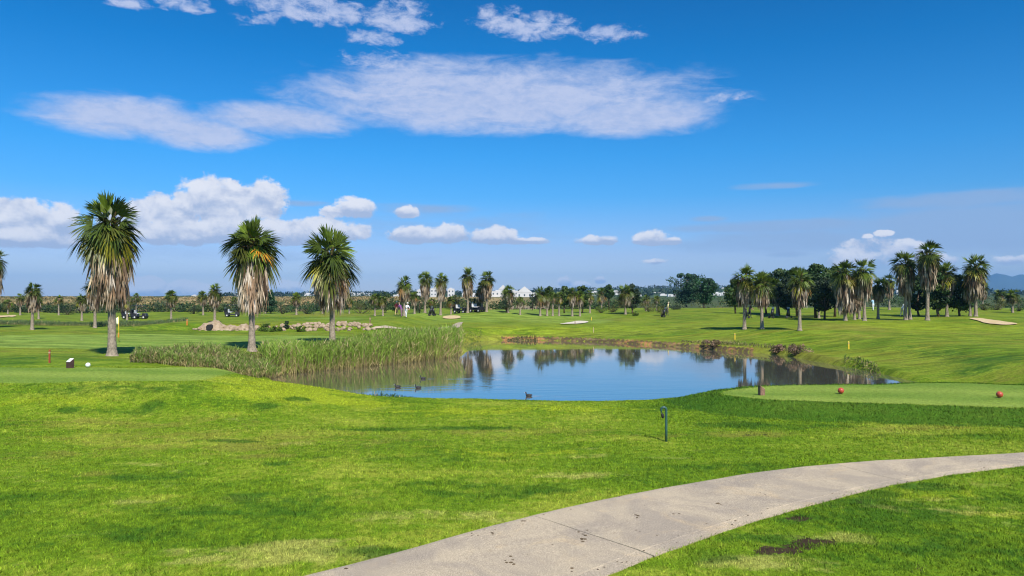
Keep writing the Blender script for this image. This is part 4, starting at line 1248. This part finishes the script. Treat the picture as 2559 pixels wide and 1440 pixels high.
reeds('reeds', [(-12.9, 39.2), (-9.9, 42.7), (-6.9, 46.7), (-4.6, 49.9), (-3.6, 52.6), (-4.2, 55.2), (-6.3, 53.6), (-8.7, 49.8), (-10.7, 46.4), (-12.4, 43.6), (-14.2, 41.2)], 6200, .95, 1.55, 'tall green reeds with straw coloured stems lining the pond', .44, 1,
      ztop=lambda X, Y: .34 + .42 * sst(44, 51, Y))
reeds('reeds', [(-17.6, 34.0), (-12.4, 36.2), (-12.2, 39), (-13.6, 41.2), (-16.0, 38.8), (-18.4, 36.4)], 2800, .40, .80, 'shorter pale reeds at the inlet behind the tee', .75, 2, (.22, .31, .06))
reeds('waterside_grass', [(-6.6, 29.3), (-5.4, 28.5), (-4.6, 28.2), (-3.2, 27.5), (-3.4, 27.0), (-5.0, 27.6), (-5.6, 28.0)], 110, .12, .5, 'dark grass tufts at the near water edge', .1, 3, (.06, .12, .04))
reeds('waterside_grass', [(wx(1268, 71.0), 71.0), (wx(1345, 70.9), 70.9), (wx(1340, 71.7), 71.7), (wx(1265, 71.7), 71.7)], 230, .12, .62, 'dark grass fringe on the far shore', .5, 4, (.09, .11, .04))
reeds('waterside_grass', [water_pt(2105, 917), water_pt(2200, 935), (wx(2190, 41.6), 41.6), (wx(2150, 45.2), 45.2), (wx(2130, 44.8), 44.8), (wx(2112, 46.6), 46.6)], 190, .05, .30, 'tufted grass at the right shore', .35, 5, (.13, .2, .04))
reeds('waterside_grass', [water_pt(1150, 858), water_pt(1205, 853.5), (wx(1205, 73.5), 73.5), (wx(1150, 70), 70)], 90, .04, .2, 'green fringe at the far corner', .2, 6, (.10, .17, .035))
reeds('waterside_grass', [(wx(-60, 80), 78), (wx(480, 80), 78), (wx(480, 84), 83), (wx(-60, 84), 83)], 2600, .25, .5, 'grey green rough band across the left fairway', .15, 8, (.14, .2, .075))
reeds('waterside_grass', [water_pt(1700, 866.5), water_pt(1960, 885.5), (wx(1960, 55.6), 55.6), (wx(1700, 63.4), 63.4)], 420, .08, .3, 'brownish grass fringe on the far right shore', .7, 9, (.16, .19, .05))

# ------------------------------------------------------------------ rocks
def rock(X, Y, Z, r, seed, label, group='pale rocks of the heap'):
    rng = np.random.default_rng(seed)
    bm = bmesh.new(); bmesh.ops.create_icosphere(bm, subdivisions=2, radius=1)
    pl = norm(rng.normal(0, 1, (9, 3))); dd = rng.uniform(.55, .9, 9)
    for v in bm.verts:
        c_ = np.array(v.co)
        for i in range(9):
            q = c_ @ pl[i] - dd[i]
            if q > 0: c_ -= pl[i] * q
        c_ += rng.normal(0, .02, 3)
        v.co = Vector(c_ * np.array([1.15, .9, .75]) * r)
    me = bpy.data.meshes.new('rock'); bm.to_mesh(me); bm.free(); me.materials.append(m_rock)
    o = bpy.data.objects.new('rock', me); COL.objects.link(o)
    o.location = (X, Y, Z); o.rotation_euler = (rng.uniform(-.4, .4), rng.uniform(-.4, .4), rng.uniform(0, 6))
    return tag(o, label, 'rock', group)


rr = np.random.default_rng(5)
for i in range(95):
    px = rr.uniform(690, 935) if i % 4 else rr.uniform(765, 900)
    top = np.interp(px, [690, 770, 850, 935], [818, 812, 806, 819])
    py = rr.uniform(top, 828.5)
    X, Y, Z = place(px, py)
    rock(X, Y, Z + .05, rr.uniform(.16, .34), 100 + i, 'pale tan boulder in the rock heap behind the big palms')

# culvert: stone head bank with a dark pipe
X0, Y0, Z0 = place(527, 827)
root = empty('culvert', (X0, Y0 - .25, Z0), 'pale stone culvert bank with a dark round pipe mouth', 'culvert')
V = []; Fs = []
us = np.linspace(-1.6, 4.9, 60); vs = np.linspace(0, 1, 8)
for i, u in enumerate(us):
    hgt = .16 + .62 * math.exp(-((u - .0) / 1.0) ** 2) + .25 * math.exp(-((u - 2.9) / 1.3) ** 2) + .08 * math.sin(u * 5)
    hgt *= min(1, (u + 1.6) * 1.6, (4.9 - u) * 1.2 + .15)
    for v in vs:
        jx = .06 * math.sin(7 * v + u * 9)
        V.append((u, v * 1.2 - .1 + jx, -.12 + (hgt + .12) * min(1, v * 1.6) + .04 * math.sin(u * 13 + v * 8)))
for i in range(len(us) - 1):
    for j in range(7): Fs.append((i * 8 + j, (i + 1) * 8 + j, (i + 1) * 8 + j + 1, i * 8 + j + 1))
np_mesh('stone_bank', V, np.array(Fs), m_rock, root, False)
mb = MB(); mb.tube([(.0, -.16, .20), (.0, .55, .20)], .27, 20); mb.build('pipe_mouth', m_black, root)
for i in range(26):
    u = rr.uniform(-1.5, 5.6)
    X, Y = X0 + u, Y0 + rr.uniform(-.3, .6)
    if abs(u) < .4: continue
    rock(X, Y, tz(X, Y) + .06, rr.uniform(.12, .24), 400 + i, 'pale tan stone lining the culvert bank', 'stones of the culvert bank')

# ------------------------------------------------------------------ tee furniture
def on(px, py): return place(px, py)


def ball_marker(px, py, r, m, label, group):
    X, Y, Z = on(px, py)
    root = empty('tee_marker', (X, Y, Z), label, 'tee marker', group)
    b = MB(); b.ball((0, 0, r * .93 + .012), r, 24, 16); b.build('ball', m, root, True)
    b = MB(); b.tube([(0, 0, -.05), (0, 0, .03)], r * .16, 10); b.build('spike', m_metal, root)


ball_marker(2100, 985, .085, m_red, 'reddish ball tee marker near the wooden block', 'red ball tee markers')
ball_marker(2496, 995, .085, m_red, 'reddish ball tee marker close to the right edge', 'red ball tee markers')
ball_marker(221, 919, .078, m_whitep, 'white ball tee marker beside the white-faced sign block', 'white ball tee markers')

X, Y, Z = on(176, 920)
root = empty('tee_sign', (X, Y, Z), 'small dark brown block with white slanted face on the near tee', 'sign')
bm_ = MB(); bm_.add([(-.09, -.07, -.02), (.09, -.07, -.02), (.09, .09, -.02), (-.09, .09, -.02), (-.09, -.07, .2), (.09, -.07, .2), (.09, .09, .3), (-.09, .09, .3)],
                    [(0, 3, 2, 1), (4, 5, 6, 7), (0, 1, 5, 4), (1, 2, 6, 5), (2, 3, 7, 6), (3, 0, 4, 7)])
bm_.build('block', m_brown, root, False, .006)
pl_ = MB(); pl_.add([(-.078, -.078, .205), (.078, -.078, .205), (.078, .085, .312), (-.078, .085, .312), (-.078, -.085, .212), (.078, -.085, .212), (.078, .078, .319), (-.078, .078, .319)],
                    [(0, 3, 2, 1), (4, 5, 6, 7), (0, 1, 5, 4), (1, 2, 6, 5), (2, 3, 7, 6), (3, 0, 4, 7)])
pl_.build('face_plate', m_whitep, root)
root.rotation_euler.z = R(-18)

X, Y, Z = on(1902, 988)
root = empty('tee_block', (X, Y, Z), 'weathered brown wooden block with slanted pale top on the far tee tip', 'tee marker')
bm_ = MB(); bm_.add([(-.07, -.07, -.03), (.07, -.07, -.03), (.07, .07, -.03), (-.07, .07, -.03), (-.07, -.07, .27), (.07, -.07, .17), (.07, .07, .17), (-.07, .07, .27)],
                    [(0, 3, 2, 1), (4, 5, 6, 7), (0, 1, 5, 4), (1, 2, 6, 5), (2, 3, 7, 6), (3, 0, 4, 7)])
bm_.build('block', m_wood, root, False, .006)
pl_ = MB(); pl_.add([(-.064, -.064, .269), (.064, -.064, .178), (.064, .064, .178), (-.064, .064, .269), (-.064, -.064, .275), (.064, -.064, .184), (.064, .064, .184), (-.064, .064, .275)],
                    [(0, 3, 2, 1), (4, 5, 6, 7), (0, 1, 5, 4), (1, 2, 6, 5), (2, 3, 7, 6), (3, 0, 4, 7)])
pl_.build('slanted_top', m_woodlt, root)
root.rotation_euler.z = R(12)

# crook-topped post
X, Y, Z = on(1664, 1103)
s = Y / F
root = empty('hook_post', (X, Y, Z), 'dark green metal post bent into a crook at the top with a black hanging clasp', 'post')
H = 85 * s; rx = 6.2 * s; pr = .026
pts = [(0, 0, -.06), (0, 0, H * .4), (0, 0, H - rx - .01)]
for a in np.linspace(0, 200, 14):
    pts.append((-rx + rx * math.cos(R(a)), 0, H - rx + rx * math.sin(R(a))))
pts.append((pts[-1][0] + .0, 0, pts[-1][2] - .035))
MB().tube(pts, [pr] * (len(pts) - 6) + [pr * .95, pr * .9, pr * .85, pr * .8, pr * .7, pr * .6], 14).build('bent_pipe', m_green, root, True)
e_ = pts[-1]
b = MB(); b.tube([(e_[0], 0, e_[2] + .01), (e_[0] + .004, 0, e_[2] - .03)], .008, 8)
b.build('hook_tip', m_metal, root, True)
b = MB(); b.tube([(e_[0] + .012, 0, e_[2] - .015), (e_[0] + .02, 0, e_[2] - .045), (e_[0] + .03, 0, e_[2] - .10), (e_[0] + .028, 0, e_[2] - .125)], [.012, .028, .03, .012], 12)
b.build('clasp', m_black, root, True)

# flagstick
X, Y, Z = on(298, 855)
root = empty('flagstick', (X, Y, Z), 'yellow golf flagstick with cream flag on the green', 'flag')
s = Y / F; H = 64 * s
MB().tube([(0, 0, -.03), (-.03, 0, H)], [.02, .016], 8).build('pole', m_yel, root, True)
V = []
for i in range(9):
    for j in range(5):
        u, v = i / 8, j / 4
        V.append((-.03 - .01 - u * .20 + .02 * v, .03 * math.sin(u * 7 + v * 2), H - .03 - v * (.50 - .12 * u) - u * .12))
Fs = [(i * 5 + j, (i + 1) * 5 + j, (i + 1) * 5 + j + 1, i * 5 + j + 1) for i in range(8) for j in range(4)]
fo = np_mesh('flag', V, np.array(Fs), simple('flag_cloth', (.8, .76, .55), .8, .06, 10), root, True)
sm = fo.modifiers.new('solid', 'SOLIDIFY'); sm.thickness = .006


def stake(px, py, h, m, label, group, w=.045, Y=None, m2=None):
    if Y is None: X, Y, Z = on(px, py)
    else: X = wx(px, Y); Z = tz(X, Y)
    root = empty('marker_stake', (X, Y, Z), label, 'marker stake', group)
    b = MB(); b.box((0, 0, h * .5 - .05), (w * 1.6, w * 1.6, h + .1)); b.add([(-w * .8, -w * .8, h), (w * .8, -w * .8, h), (w * .8, w * .8, h), (-w * .8, w * .8, h), (0, 0, h + w)], [(0, 1, 4), (1, 2, 4), (2, 3, 4), (3, 0, 4)])
    b.build('shaft', m, root)
    b = MB(); b.box((0, 0, h * .82), (w * 1.75, w * 1.75, h * .12)); b.build('band', m2 or m_woodlt, root)


GY_ = 'hazard stakes around the pond'
stake(125, 908, .56, m_redst, 'red stake on the grass behind the near tee', GY_, .034, 33)
stake(297, 838, .32, m_orange, 'orange short stake by the flag', GY_, .05, 56)
stake(1836, 849, .50, m_yel, 'yellow stake on the far shore left of the first grove palm', GY_)
stake(2120, 873, .50, m_yel, 'bright yellow stake on the right grass slope', GY_)
stake(1483, 833, .50, m_woodlt, 'pale thin stake in the middle of the far shore', GY_, .03)
stake(1437, 811, .40, m_wood, 'brown short stake at the white bunker', GY_, .05)
stake(1478, 801, .40, m_yel, 'tiny yellow stake beyond the white bunker', GY_, .04)
stake(925, 818, .8, m_wood, 'brown stake at the end of the rock heap', GY_, .05)
stake(1152, 826, .4, m_wood, 'brown stake at the far path bend', GY_, .07)
stake(535, 811, .35, m_woodlt, 'pale stub behind the culvert palm', GY_, .05)
stake(468, 814, .5, m_orange, 'rusty stake left of the culvert', GY_, .05)

# fence strip in the middle distance
X0, Y0, Z0 = on(1262, 783); X1, Y1, Z1 = on(1372, 783)
Yf = 150
root = empty('reed_fence', (wx(1262, Yf), Yf, tz(wx(1262, Yf), Yf)), 'low pale fence of dry canes behind the middle palms', 'fence')
L_ = wx(1372, Yf) - wx(1262, Yf)
b = MB()
for i in range(120):
    b.box((L_ * i / 119, .03 * math.sin(i * 2.1), .35 + .06 * math.sin(i * 3.7)), (.06, .04, .8 + .12 * math.sin(i * 3.7)))
b.build('cane_panel', simple('dry_cane', (.36, .30, .23), .9, .25, 5), root)
for i in range(8):
    b = MB(); b.box((L_ * i / 7, -.09, .45), (.12, .1, 1.1)); b.build('post', m_wood, root)

# ------------------------------------------------------------------ golf carts, trolleys, people
def golf_cart(px, py, label, rz=0.0, body=m_dark, Y=None):
    X, Y, Z = on(px, py)
    root = empty('golf_cart', (X, Y, Z), label, 'golf cart', 'golf carts on the course', rz)
    b = MB()
    b.box((0, 0, .36), (2.1, 1.05, .16)); b.box((.72, 0, .58), (.55, 1.0, .36), taper=.8); b.box((-.72, 0, .58), (.6, 1.05, .34), taper=.92)
    b.build('body', body, root, False, .04)
    b = MB(); b.box((-.28, 0, .72), (.5, 1.0, .12)); b.build('seat', m_cartw, root, False, .03)
    b = MB(); b.box((-.52, 0, .98), (.1, 1.0, .42)); b.build('backrest', m_cartw, root, False, .03)
    b = MB(); b.box((-.12, 0, 1.82), (1.75, 1.12, .06)); b.build('roof', body, root, False, .025)
    for sx, sy in ((.55, .48), (.55, -.48), (-.82, .48), (-.82, -.48)):
        MB().tube([(sx + (.15 if sx > 0 else 0), sy, .55), (sx, sy, 1.8)], .022, 8).build('roof_post', m_dark, root)
    for sx, sy in ((.72, .46), (.72, -.46), (-.7, .46), (-.7, -.46)):
        w = MB(); w.tube([(sx, sy - .09, .23), (sx, sy + .09, .23)], .23, 16); wo = w.build('wheel', m_black, root)
        w = MB(); w.tube([(sx, sy - .1, .23), (sx, sy + .1, .23)], .11, 12); r_ = w.build('rim', m_cartw, root); r_.parent = wo
    MB().tube([(.35, .22, .75), (.18, .22, .98)], .02, 8).build('steering_column', m_black, root)
    for sy in (-.25, .25):
        w = MB(); w.tube([(-1.0, sy, .5), (-1.05, sy, 1.25)], [.13, .15], 12); bo = w.build('golf_bag', m_dark, root)
        w = MB()
        for k in range(4): w.tube([(-1.04, sy + .04 * (k - 1.5), 1.2), (-1.07, sy + .06 * (k - 1.5), 1.48)], .018, 6)
        c_ = w.build('club_heads', m_metal, root); c_.parent = bo


golf_cart(327, 797, 'left one of two dark golf carts parked nose to tail behind the flag', R(5))
golf_cart(349, 797, 'right one of two dark golf carts parked nose to tail behind the flag', R(5))
golf_cart(581, 792, 'single dark golf cart left of the second big palm', R(8))
golf_cart(1152, 783, 'dark covered cart in shade left of the tallest middle palm', R(-30))
golf_cart(1192, 781, 'dark roofed buggy between tallest middle palm and double trunks', R(-40))


def trolley(px, py, label, rz=0.0):
    X, Y, Z = on(px, py)
    root = empty('golf_trolley', (X, Y, Z), label, 'golf trolley', 'golf bags on trolleys', rz)
    MB().tube([(0, 0, .25), (.22, 0, 1.05)], [.15, .17], 12).build('bag', m_dark, root, True)
    w = MB()
    for k in range(5): w.tube([(.22, .05 * (k - 2), 1.0), (.28, .07 * (k - 2), 1.28)], [.012, .03], 6)
    w.build('club_heads', m_metal, root)
    for sy in (-.3, .3):
        w = MB(); w.tube([(-.05, sy - .03, .16), (-.05, sy + .03, .16)], .16, 14); w.build('wheel', m_black, root)
    w = MB(); w.tube([(-.05, -.3, .16), (-.05, .3, .16)], .018, 6); w.tube([(.0, 0, .18), (-.35, 0, 1.0)], .018, 6); w.build('frame', m_metal, root)


trolley(1074, 790, 'black golf bag trolley left of the pale palm trunk', R(10))
trolley(1085, 790, 'black golf bag trolley right of the small green palm trunk', R(170))
trolley(1866, 796, 'black trolley held by the dark golfer behind the first grove palm', R(200))
trolley(1928, 796, 'black golf bag trolley in pine shade right of the second grove palm', R(30))
trolley(1971, 796, 'black golf bag trolley left of the front palm near the dead shrub', R(80))
trolley(1658, 793, 'small black trolley at the foot of the rounded bush', R(20))


def person(px, py, label, top, legs, rz=0.0, bend=.1, hair=(.35, .3, .26), arm='down', Y=None, stride=.12):
    X, Y, Z = on(px, py)
    root = empty('person', (X, Y, Z), label, 'person', 'golfers', rz)
    hy = -bend
    J = {'pelvis': (0, 0, .93), 'waist': (0, hy * .3, 1.08), 'chest': (0, hy, 1.30), 'neck': (0, hy * 1.3, 1.48), 'chin': (0, hy * 1.5, 1.55), 'head': (0, hy * 1.6, 1.68)}
    Rr = {'pelvis': .155, 'waist': .145, 'chest': .165, 'neck': .06, 'chin': .07, 'head': .10}
    E = [('pelvis', 'waist'), ('waist', 'chest'), ('chest', 'neck'), ('neck', 'chin'), ('chin', 'head')]
    for sg, nm in ((1, 'l'), (-1, 'r')):
        st = stride * sg
        J['hip' + nm] = (.1 * sg, 0, .88); J['knee' + nm] = (.11 * sg, st * .6 - .03, .48); J['ank' + nm] = (.12 * sg, st, .09); J['toe' + nm] = (.14 * sg, st - .17, .04)
        Rr.update({'hip' + nm: .105, 'knee' + nm: .066, 'ank' + nm: .045, 'toe' + nm: .04})
        E += [('pelvis', 'hip' + nm), ('hip' + nm, 'knee' + nm), ('knee' + nm, 'ank' + nm), ('ank' + nm, 'toe' + nm)]
        J['sh' + nm] = (.19 * sg, hy * 1.05, 1.42)
        if arm == 'down':
            J['elb' + nm] = (.25 * sg, hy * .9 + .02, 1.13); J['wri' + nm] = (.24 * sg, hy - .08, .88); J['han' + nm] = (.235 * sg, hy - .12, .77)
        else:
            J['elb' + nm] = (.22 * sg, hy - .16, 1.15); J['wri' + nm] = (.07 * sg, hy - .34, .98); J['han' + nm] = (.03 * sg, hy - .38, .90)
        Rr.update({'sh' + nm: .068, 'elb' + nm: .045, 'wri' + nm: .032, 'han' + nm: .042})
        E += [('chest', 'sh' + nm), ('sh' + nm, 'elb' + nm), ('elb' + nm, 'wri' + nm), ('wri' + nm, 'han' + nm)]
    ks = list(J); me = bpy.data.meshes.new('body')
    me.from_pydata([J[k] for k in ks], [(ks.index(a), ks.index(b)) for a, b in E], [])
    o = bpy.data.objects.new('body', me); COL.objects.link(o)
    sk = o.modifiers.new('skin', 'SKIN'); o.modifiers.new('sub', 'SUBSURF').levels = 1
    for i, k in enumerate(ks):
        v = me.skin_vertices[0].data[i]; v.radius = (Rr[k], Rr[k] * (.72 if k in ('waist', 'chest', 'pelvis') else 1)); v.use_root = k == 'pelvis'
    dg = bpy.context.evaluated_depsgraph_get()
    ev = bpy.data.meshes.new_from_object(o.evaluated_get(dg)); bpy.data.objects.remove(o)
    for m_ in (m_skin, simple('shirt', top, .8, .08, 8), simple('trousers', legs, .8, .08, 8), m_dark): ev.materials.append(m_)
    for pz in ev.polygons:
        c_ = pz.center; pz.use_smooth = True
        if c_.z > 1.50: i = 0
        elif c_.z < .085: i = 3
        elif c_.z < .98 and abs(c_.x) < .2 and not (arm != 'down' and c_.y < hy - .22): i = 2
        elif c_.z < 1.15 and (abs(c_.x) > .2 or c_.y < hy - .2): i = 0
        else: i = 1
        pz.material_index = i
    b_ = bpy.data.objects.new('body', ev); COL.objects.link(b_); b_.parent = root
    MB().ball((0, hy * 1.6 + .015, 1.72), (.108, .115, .085), 14, 9).build('hair', simple('hair', hair, .8, .1, 12), root, True)
    return root


person(991, 789, 'golfer in red top and tan trousers with pale cap standing on the far fairway', (.45, .06, .07), (.55, .38, .2), R(160), .05, (.75, .73, .7))
person(1004, 793, 'golfer in purple top bending left of the one in white', (.16, .05, .18), (.2, .12, .16), R(230), .3, (.2, .12, .08), 'club')
person(1015, 794, 'golfer all in white standing before the tall palm', (.78, .76, .82), (.74, .73, .75), R(40), .22, (.75, .75, .76), 'club', stride=.2)
person(1873, 796, 'golfer in dark clothes right beside the first grove palm trunk', (.015, .015, .02), (.015, .015, .02), R(90), .08, (.02, .02, .02), 'club')
person(2151, 778, 'golfer in white shirt peeping left of the clean-trunked palm', (.75, .72, .75), (.1, .1, .12), R(30), .06, (.05, .04, .03))
person(2182, 777, 'golfer in pale blue with white trousers between grove palms', (.35, .55, .7), (.7, .72, .75), R(200), .06, (.06, .05, .04), 'club')
person(2254, 792, 'golfer in white beside the pale trunk of the tall grove palm', (.75, .73, .68), (.6, .55, .45), R(100), .25, (.2, .15, .1), 'club')
person(1667, 789, 'golfer in pale yellow at the side of the rounded bush', (.7, .62, .3), (.08, .07, .07), R(80), .12, (.5, .42, .3))

# coots
for (px, py, rz, lb) in DUCKS:
    X, Y = water_pt(px, py)
    root = empty('coot', (X, Y, WATER), lb, 'water bird', 'coots on the pond', R(180) + rz, .74)
    b = MB(); pts = [(-.19, 0, .085), (-.14, 0, .07), (-.04, 0, .05), (.07, 0, .05), (.135, 0, .07), (.16, 0, .12), (.165, 0, .17), (.18, 0, .205), (.205, 0, .215), (.225, 0, .205)]
    b.tube(pts, [.012, .05, .085, .09, .065, .038, .032, .040, .040, .018], 14)
    b.build('body', m_coot, root, True)
    MB().tube([(.215, 0, .212), (.235, 0, .20), (.27, 0, .19)], [.018, .014, .003], 8).build('bill', m_whitep, root, True)

# ------------------------------------------------------------------ white town on the far hill
def house(x0, x1, yt, yb, label, kind='flat', Y=620, parts=False):
    X = wx((x0 + x1) / 2, Y); s = Y / F; w = (x1 - x0) * s; zb = wz(yb, Y) - 4; zt = wz(yt, Y)
    rng = np.random.default_rng(int(x0 * 3 + yt)); d_ = w * rng.uniform(.5, .9)
    g = tz(X, Y); zb = min(zb, g - .3); h = zt - zb
    root = empty('house', (X, Y, zb), label, 'house', 'white houses of the hill town')
    hw_ = h * (.68 if kind == 'gable' else 1)
    b = MB(); b.box((0, 0, hw_ / 2), (w, d_, hw_))
    if kind == 'flat':
        b.box((w * rng.uniform(-.2, .2), d_ * .05, hw_ + .6), (w * .42, d_ * .5, 1.25))
        for sx in (-1, 1): b.box((sx * (w / 2 - .1), 0, hw_ + .2), (.2, d_ - .02, .5))
        b.box((0, -d_ / 2 + .1, hw_ + .2), (w - .42, .2, .5))
    b.build('wall', m_white, root)
    if kind != 'flat':
        r_ = h - hw_; V = [(-w / 2 - .2, -d_ / 2 - .2, hw_ + .01), (w / 2 + .2, -d_ / 2 - .2, hw_ + .01), (w / 2 + .2, d_ / 2 + .2, hw_ + .01), (-w / 2 - .2, d_ / 2 + .2, hw_ + .01), (0, -d_ / 2 - .2, h), (0, d_ / 2 + .2, h)]
        if kind == 'hip': V[4] = (-w * .2, 0, h); V[5] = (w * .2, 0, h)
        Fs = [(0, 1, 4), (1, 2, 5, 4), (2, 3, 5), (3, 0, 4, 5), (3, 2, 1, 0)] if kind != 'hip' else [(0, 1, 5, 4), (1, 2, 5), (2, 3, 4, 5), (3, 0, 4), (3, 2, 1, 0)]
        MB().add(V, Fs).build('roof', m_roof if kind == 'hip' else m_white, root)
    nw = max(2, int(w / 3.2)); nf = max(1, int(hw_ / 3.2))
    for f in range(nf):
        for i in range(nw):
            b = MB(); b.box(((i + .5) / nw * w - w / 2, -d_ / 2 - .02, hw_ - 1.8 - f * 3.1), (1.0, .08, 1.3)); b.build('window', m_glass, root)


HOUSES = [
    (1291, 1330, 716, 752, 'largest white gabled house above the thin palm', 'gable', 560), (1326, 1342, 735, 753, 'white wing right of the largest gabled house', 'flat', 555),
    (1246, 1268, 712, 738, 'white house with a steep peak behind the squat palm', 'gable', 640), (1228, 1258, 729, 747, 'broad low white house left of the squat palm', 'flat', 600),
    (1278, 1294, 728, 746, 'white house adjoining the gabled one on its left', 'flat', 600), (1119, 1136, 723, 741, 'white tower house left of the tallest middle palm', 'flat', 620),
    (1155, 1165, 735, 745, 'small white house left of the tallest palm skirt', 'flat', 600), (1176, 1190, 736, 748, 'small white house between tallest and double palms', 'flat', 600),
    (1076, 1092, 722, 738, 'white house peeping between the touching palm pair', 'flat', 640), (1042, 1052, 726, 738, 'white house glimpsed left of the touching palm pair', 'flat', 660),
    (984, 1000, 738, 745, 'white house left of the tall palm behind golfers', 'flat', 700),
    (875, 888, 733, 741, 'tiny white house right of the palm behind the reeds', 'flat', 900), (893, 912, 734, 741, 'tiny long white house in the far row', 'flat', 900), (917, 930, 735, 741, 'tiny white house left of the dark pine', 'flat', 900),
    (756, 778, 735, 742, 'tiny white block right of the flat-topped palm', 'flat', 900), (782, 800, 737, 742, 'tiny low white block left of the reed-bed palm', 'flat', 900), (694, 704, 737, 743, 'tiny white house right of the pointed conifer', 'flat', 900),
    (588, 606, 736, 742, 'tiny white house left of the second big palm', 'flat', 900), (480, 492, 739, 743, 'tiny white house above the dry field', 'flat', 900), (516, 528, 743, 746, 'tiny white shed between the culvert palms', 'flat', 700),
    (1588, 1602, 737, 745, 'white house right of the thick dark palm', 'flat', 700), (1608, 1619, 728, 734, 'white house higher on the wooded hill', 'flat', 1000), (1632, 1650, 730, 739, 'white domed villa on the wooded hill', 'hip', 900),
    (1648, 1673, 737, 745, 'long white house left of the terracotta roof', 'flat', 760), (1668, 1688, 735, 746, 'house with terracotta roof left of the joined trees', 'hip', 700),
    (1780, 1800, 733, 741, 'white house right of the joined trees', 'flat', 760), (1802, 1818, 732, 740, 'white house left of the first grove palm', 'flat', 780), (1800, 1812, 721, 728, 'small white house on the ridge', 'flat', 1150),
    (2238, 2250, 728, 736, 'white house in the gap of the grove', 'flat', 800), (1400, 1420, 730, 742, 'white house hidden behind the dark pines', 'flat', 760), (1478, 1492, 730, 740, 'white house between palm cluster and far palm', 'flat', 800),
    (1530, 1550, 729, 741, 'white house right of the umbrella pine', 'flat', 820),
]
for h in HOUSES: house(h[0], h[1], h[2], h[3], h[4], h[5], h[6])

# ------------------------------------------------------------------ far mountains
m_mount = simple('mountain_scrub', (.035, .05, .045), .95, .25, .002)
us = np.linspace(1500, 4200, 140); ds = np.linspace(0, 1, 16)
V = []
for u in us:
    yr = np.interp(u, [1500, 2150, 2260, 2380, 2480, 2520, 2559, 2650, 2800, 3100, 4200], [742, 735, 722, 700, 687, 685, 686.5, 683, 690, 686, 712])
    yr += 1.2 * math.sin(u * .05) + .8 * math.sin(u * .13)
    for q in ds:
        Y = 6200 + 2600 * q
        V.append((wx(u, Y), Y, max(0, (HZ - yr) / F * 7200 * math.sin(math.pi * min(1, q * 1.15)) ** .8 + 14 * math.sin(u * .09 + q * 9))))
nd = len(ds)
Fs = [(i * nd + j, (i + 1) * nd + j, (i + 1) * nd + j + 1, i * nd + j + 1) for i in range(len(us) - 1) for j in range(nd - 1)]
tag(np_mesh('mountains', V, np.array(Fs), m_mount, None, True), 'blue mountain range on the horizon', None, None, 'structure')

# ------------------------------------------------------------------ air
hz = MB(); hz.box((0, 4600, 140), (22000, 9900, 290))
m_haze = bpy.data.materials.new('haze_air'); m_haze.use_nodes = True
nt = m_haze.node_tree; nt.nodes.remove(nt.nodes['Principled BSDF'])
pv = nt.nodes.new('ShaderNodeVolumePrincipled'); pv.inputs['Density'].default_value = 1.1e-4
pv.inputs['Color'].default_value = (.22, .56, 1.0, 1); pv.inputs['Anisotropy'].default_value = 0.0
nt.links.new(pv.outputs[0], nt.nodes['Material Output'].inputs['Volume'])
USE_HAZE = True
if USE_HAZE: tag(hz.build('haze', m_haze), 'thin blue air', None, None, 'stuff')

# ------------------------------------------------------------------ camera and render settings
cd = bpy.data.cameras.new('camera'); cam = bpy.data.objects.new('camera', cd); COL.objects.link(cam)
cd.sensor_width = 36; cd.lens = F / 2559 * 36
cam.location = (0, 0, CAMZ); cam.rotation_euler = (R(90) + math.atan((HZ - 720) / F), 0, 0)
cd.clip_end = 30000; cd.clip_start = .1
scn.camera = cam
vs = scn.view_settings
vs.view_transform = 'Standard'; vs.look = 'None'; vs.gamma = 1; vs.exposure = .35
cy = scn.cycles
USE_DN = True
cy.max_bounces = 6; cy.transparent_max_bounces = 8; cy.volume_bounces = 0
cy.use_denoising = USE_DN
cy.pixel_filter_type = 'BLACKMAN_HARRIS'; cy.filter_width = 1.15
try:
    cy.denoiser = 'OPENIMAGEDENOISE'; cy.denoising_input_passes = 'RGB_ALBEDO_NORMAL'; cy.denoising_prefilter = 'ACCURATE'
except Exception: pass
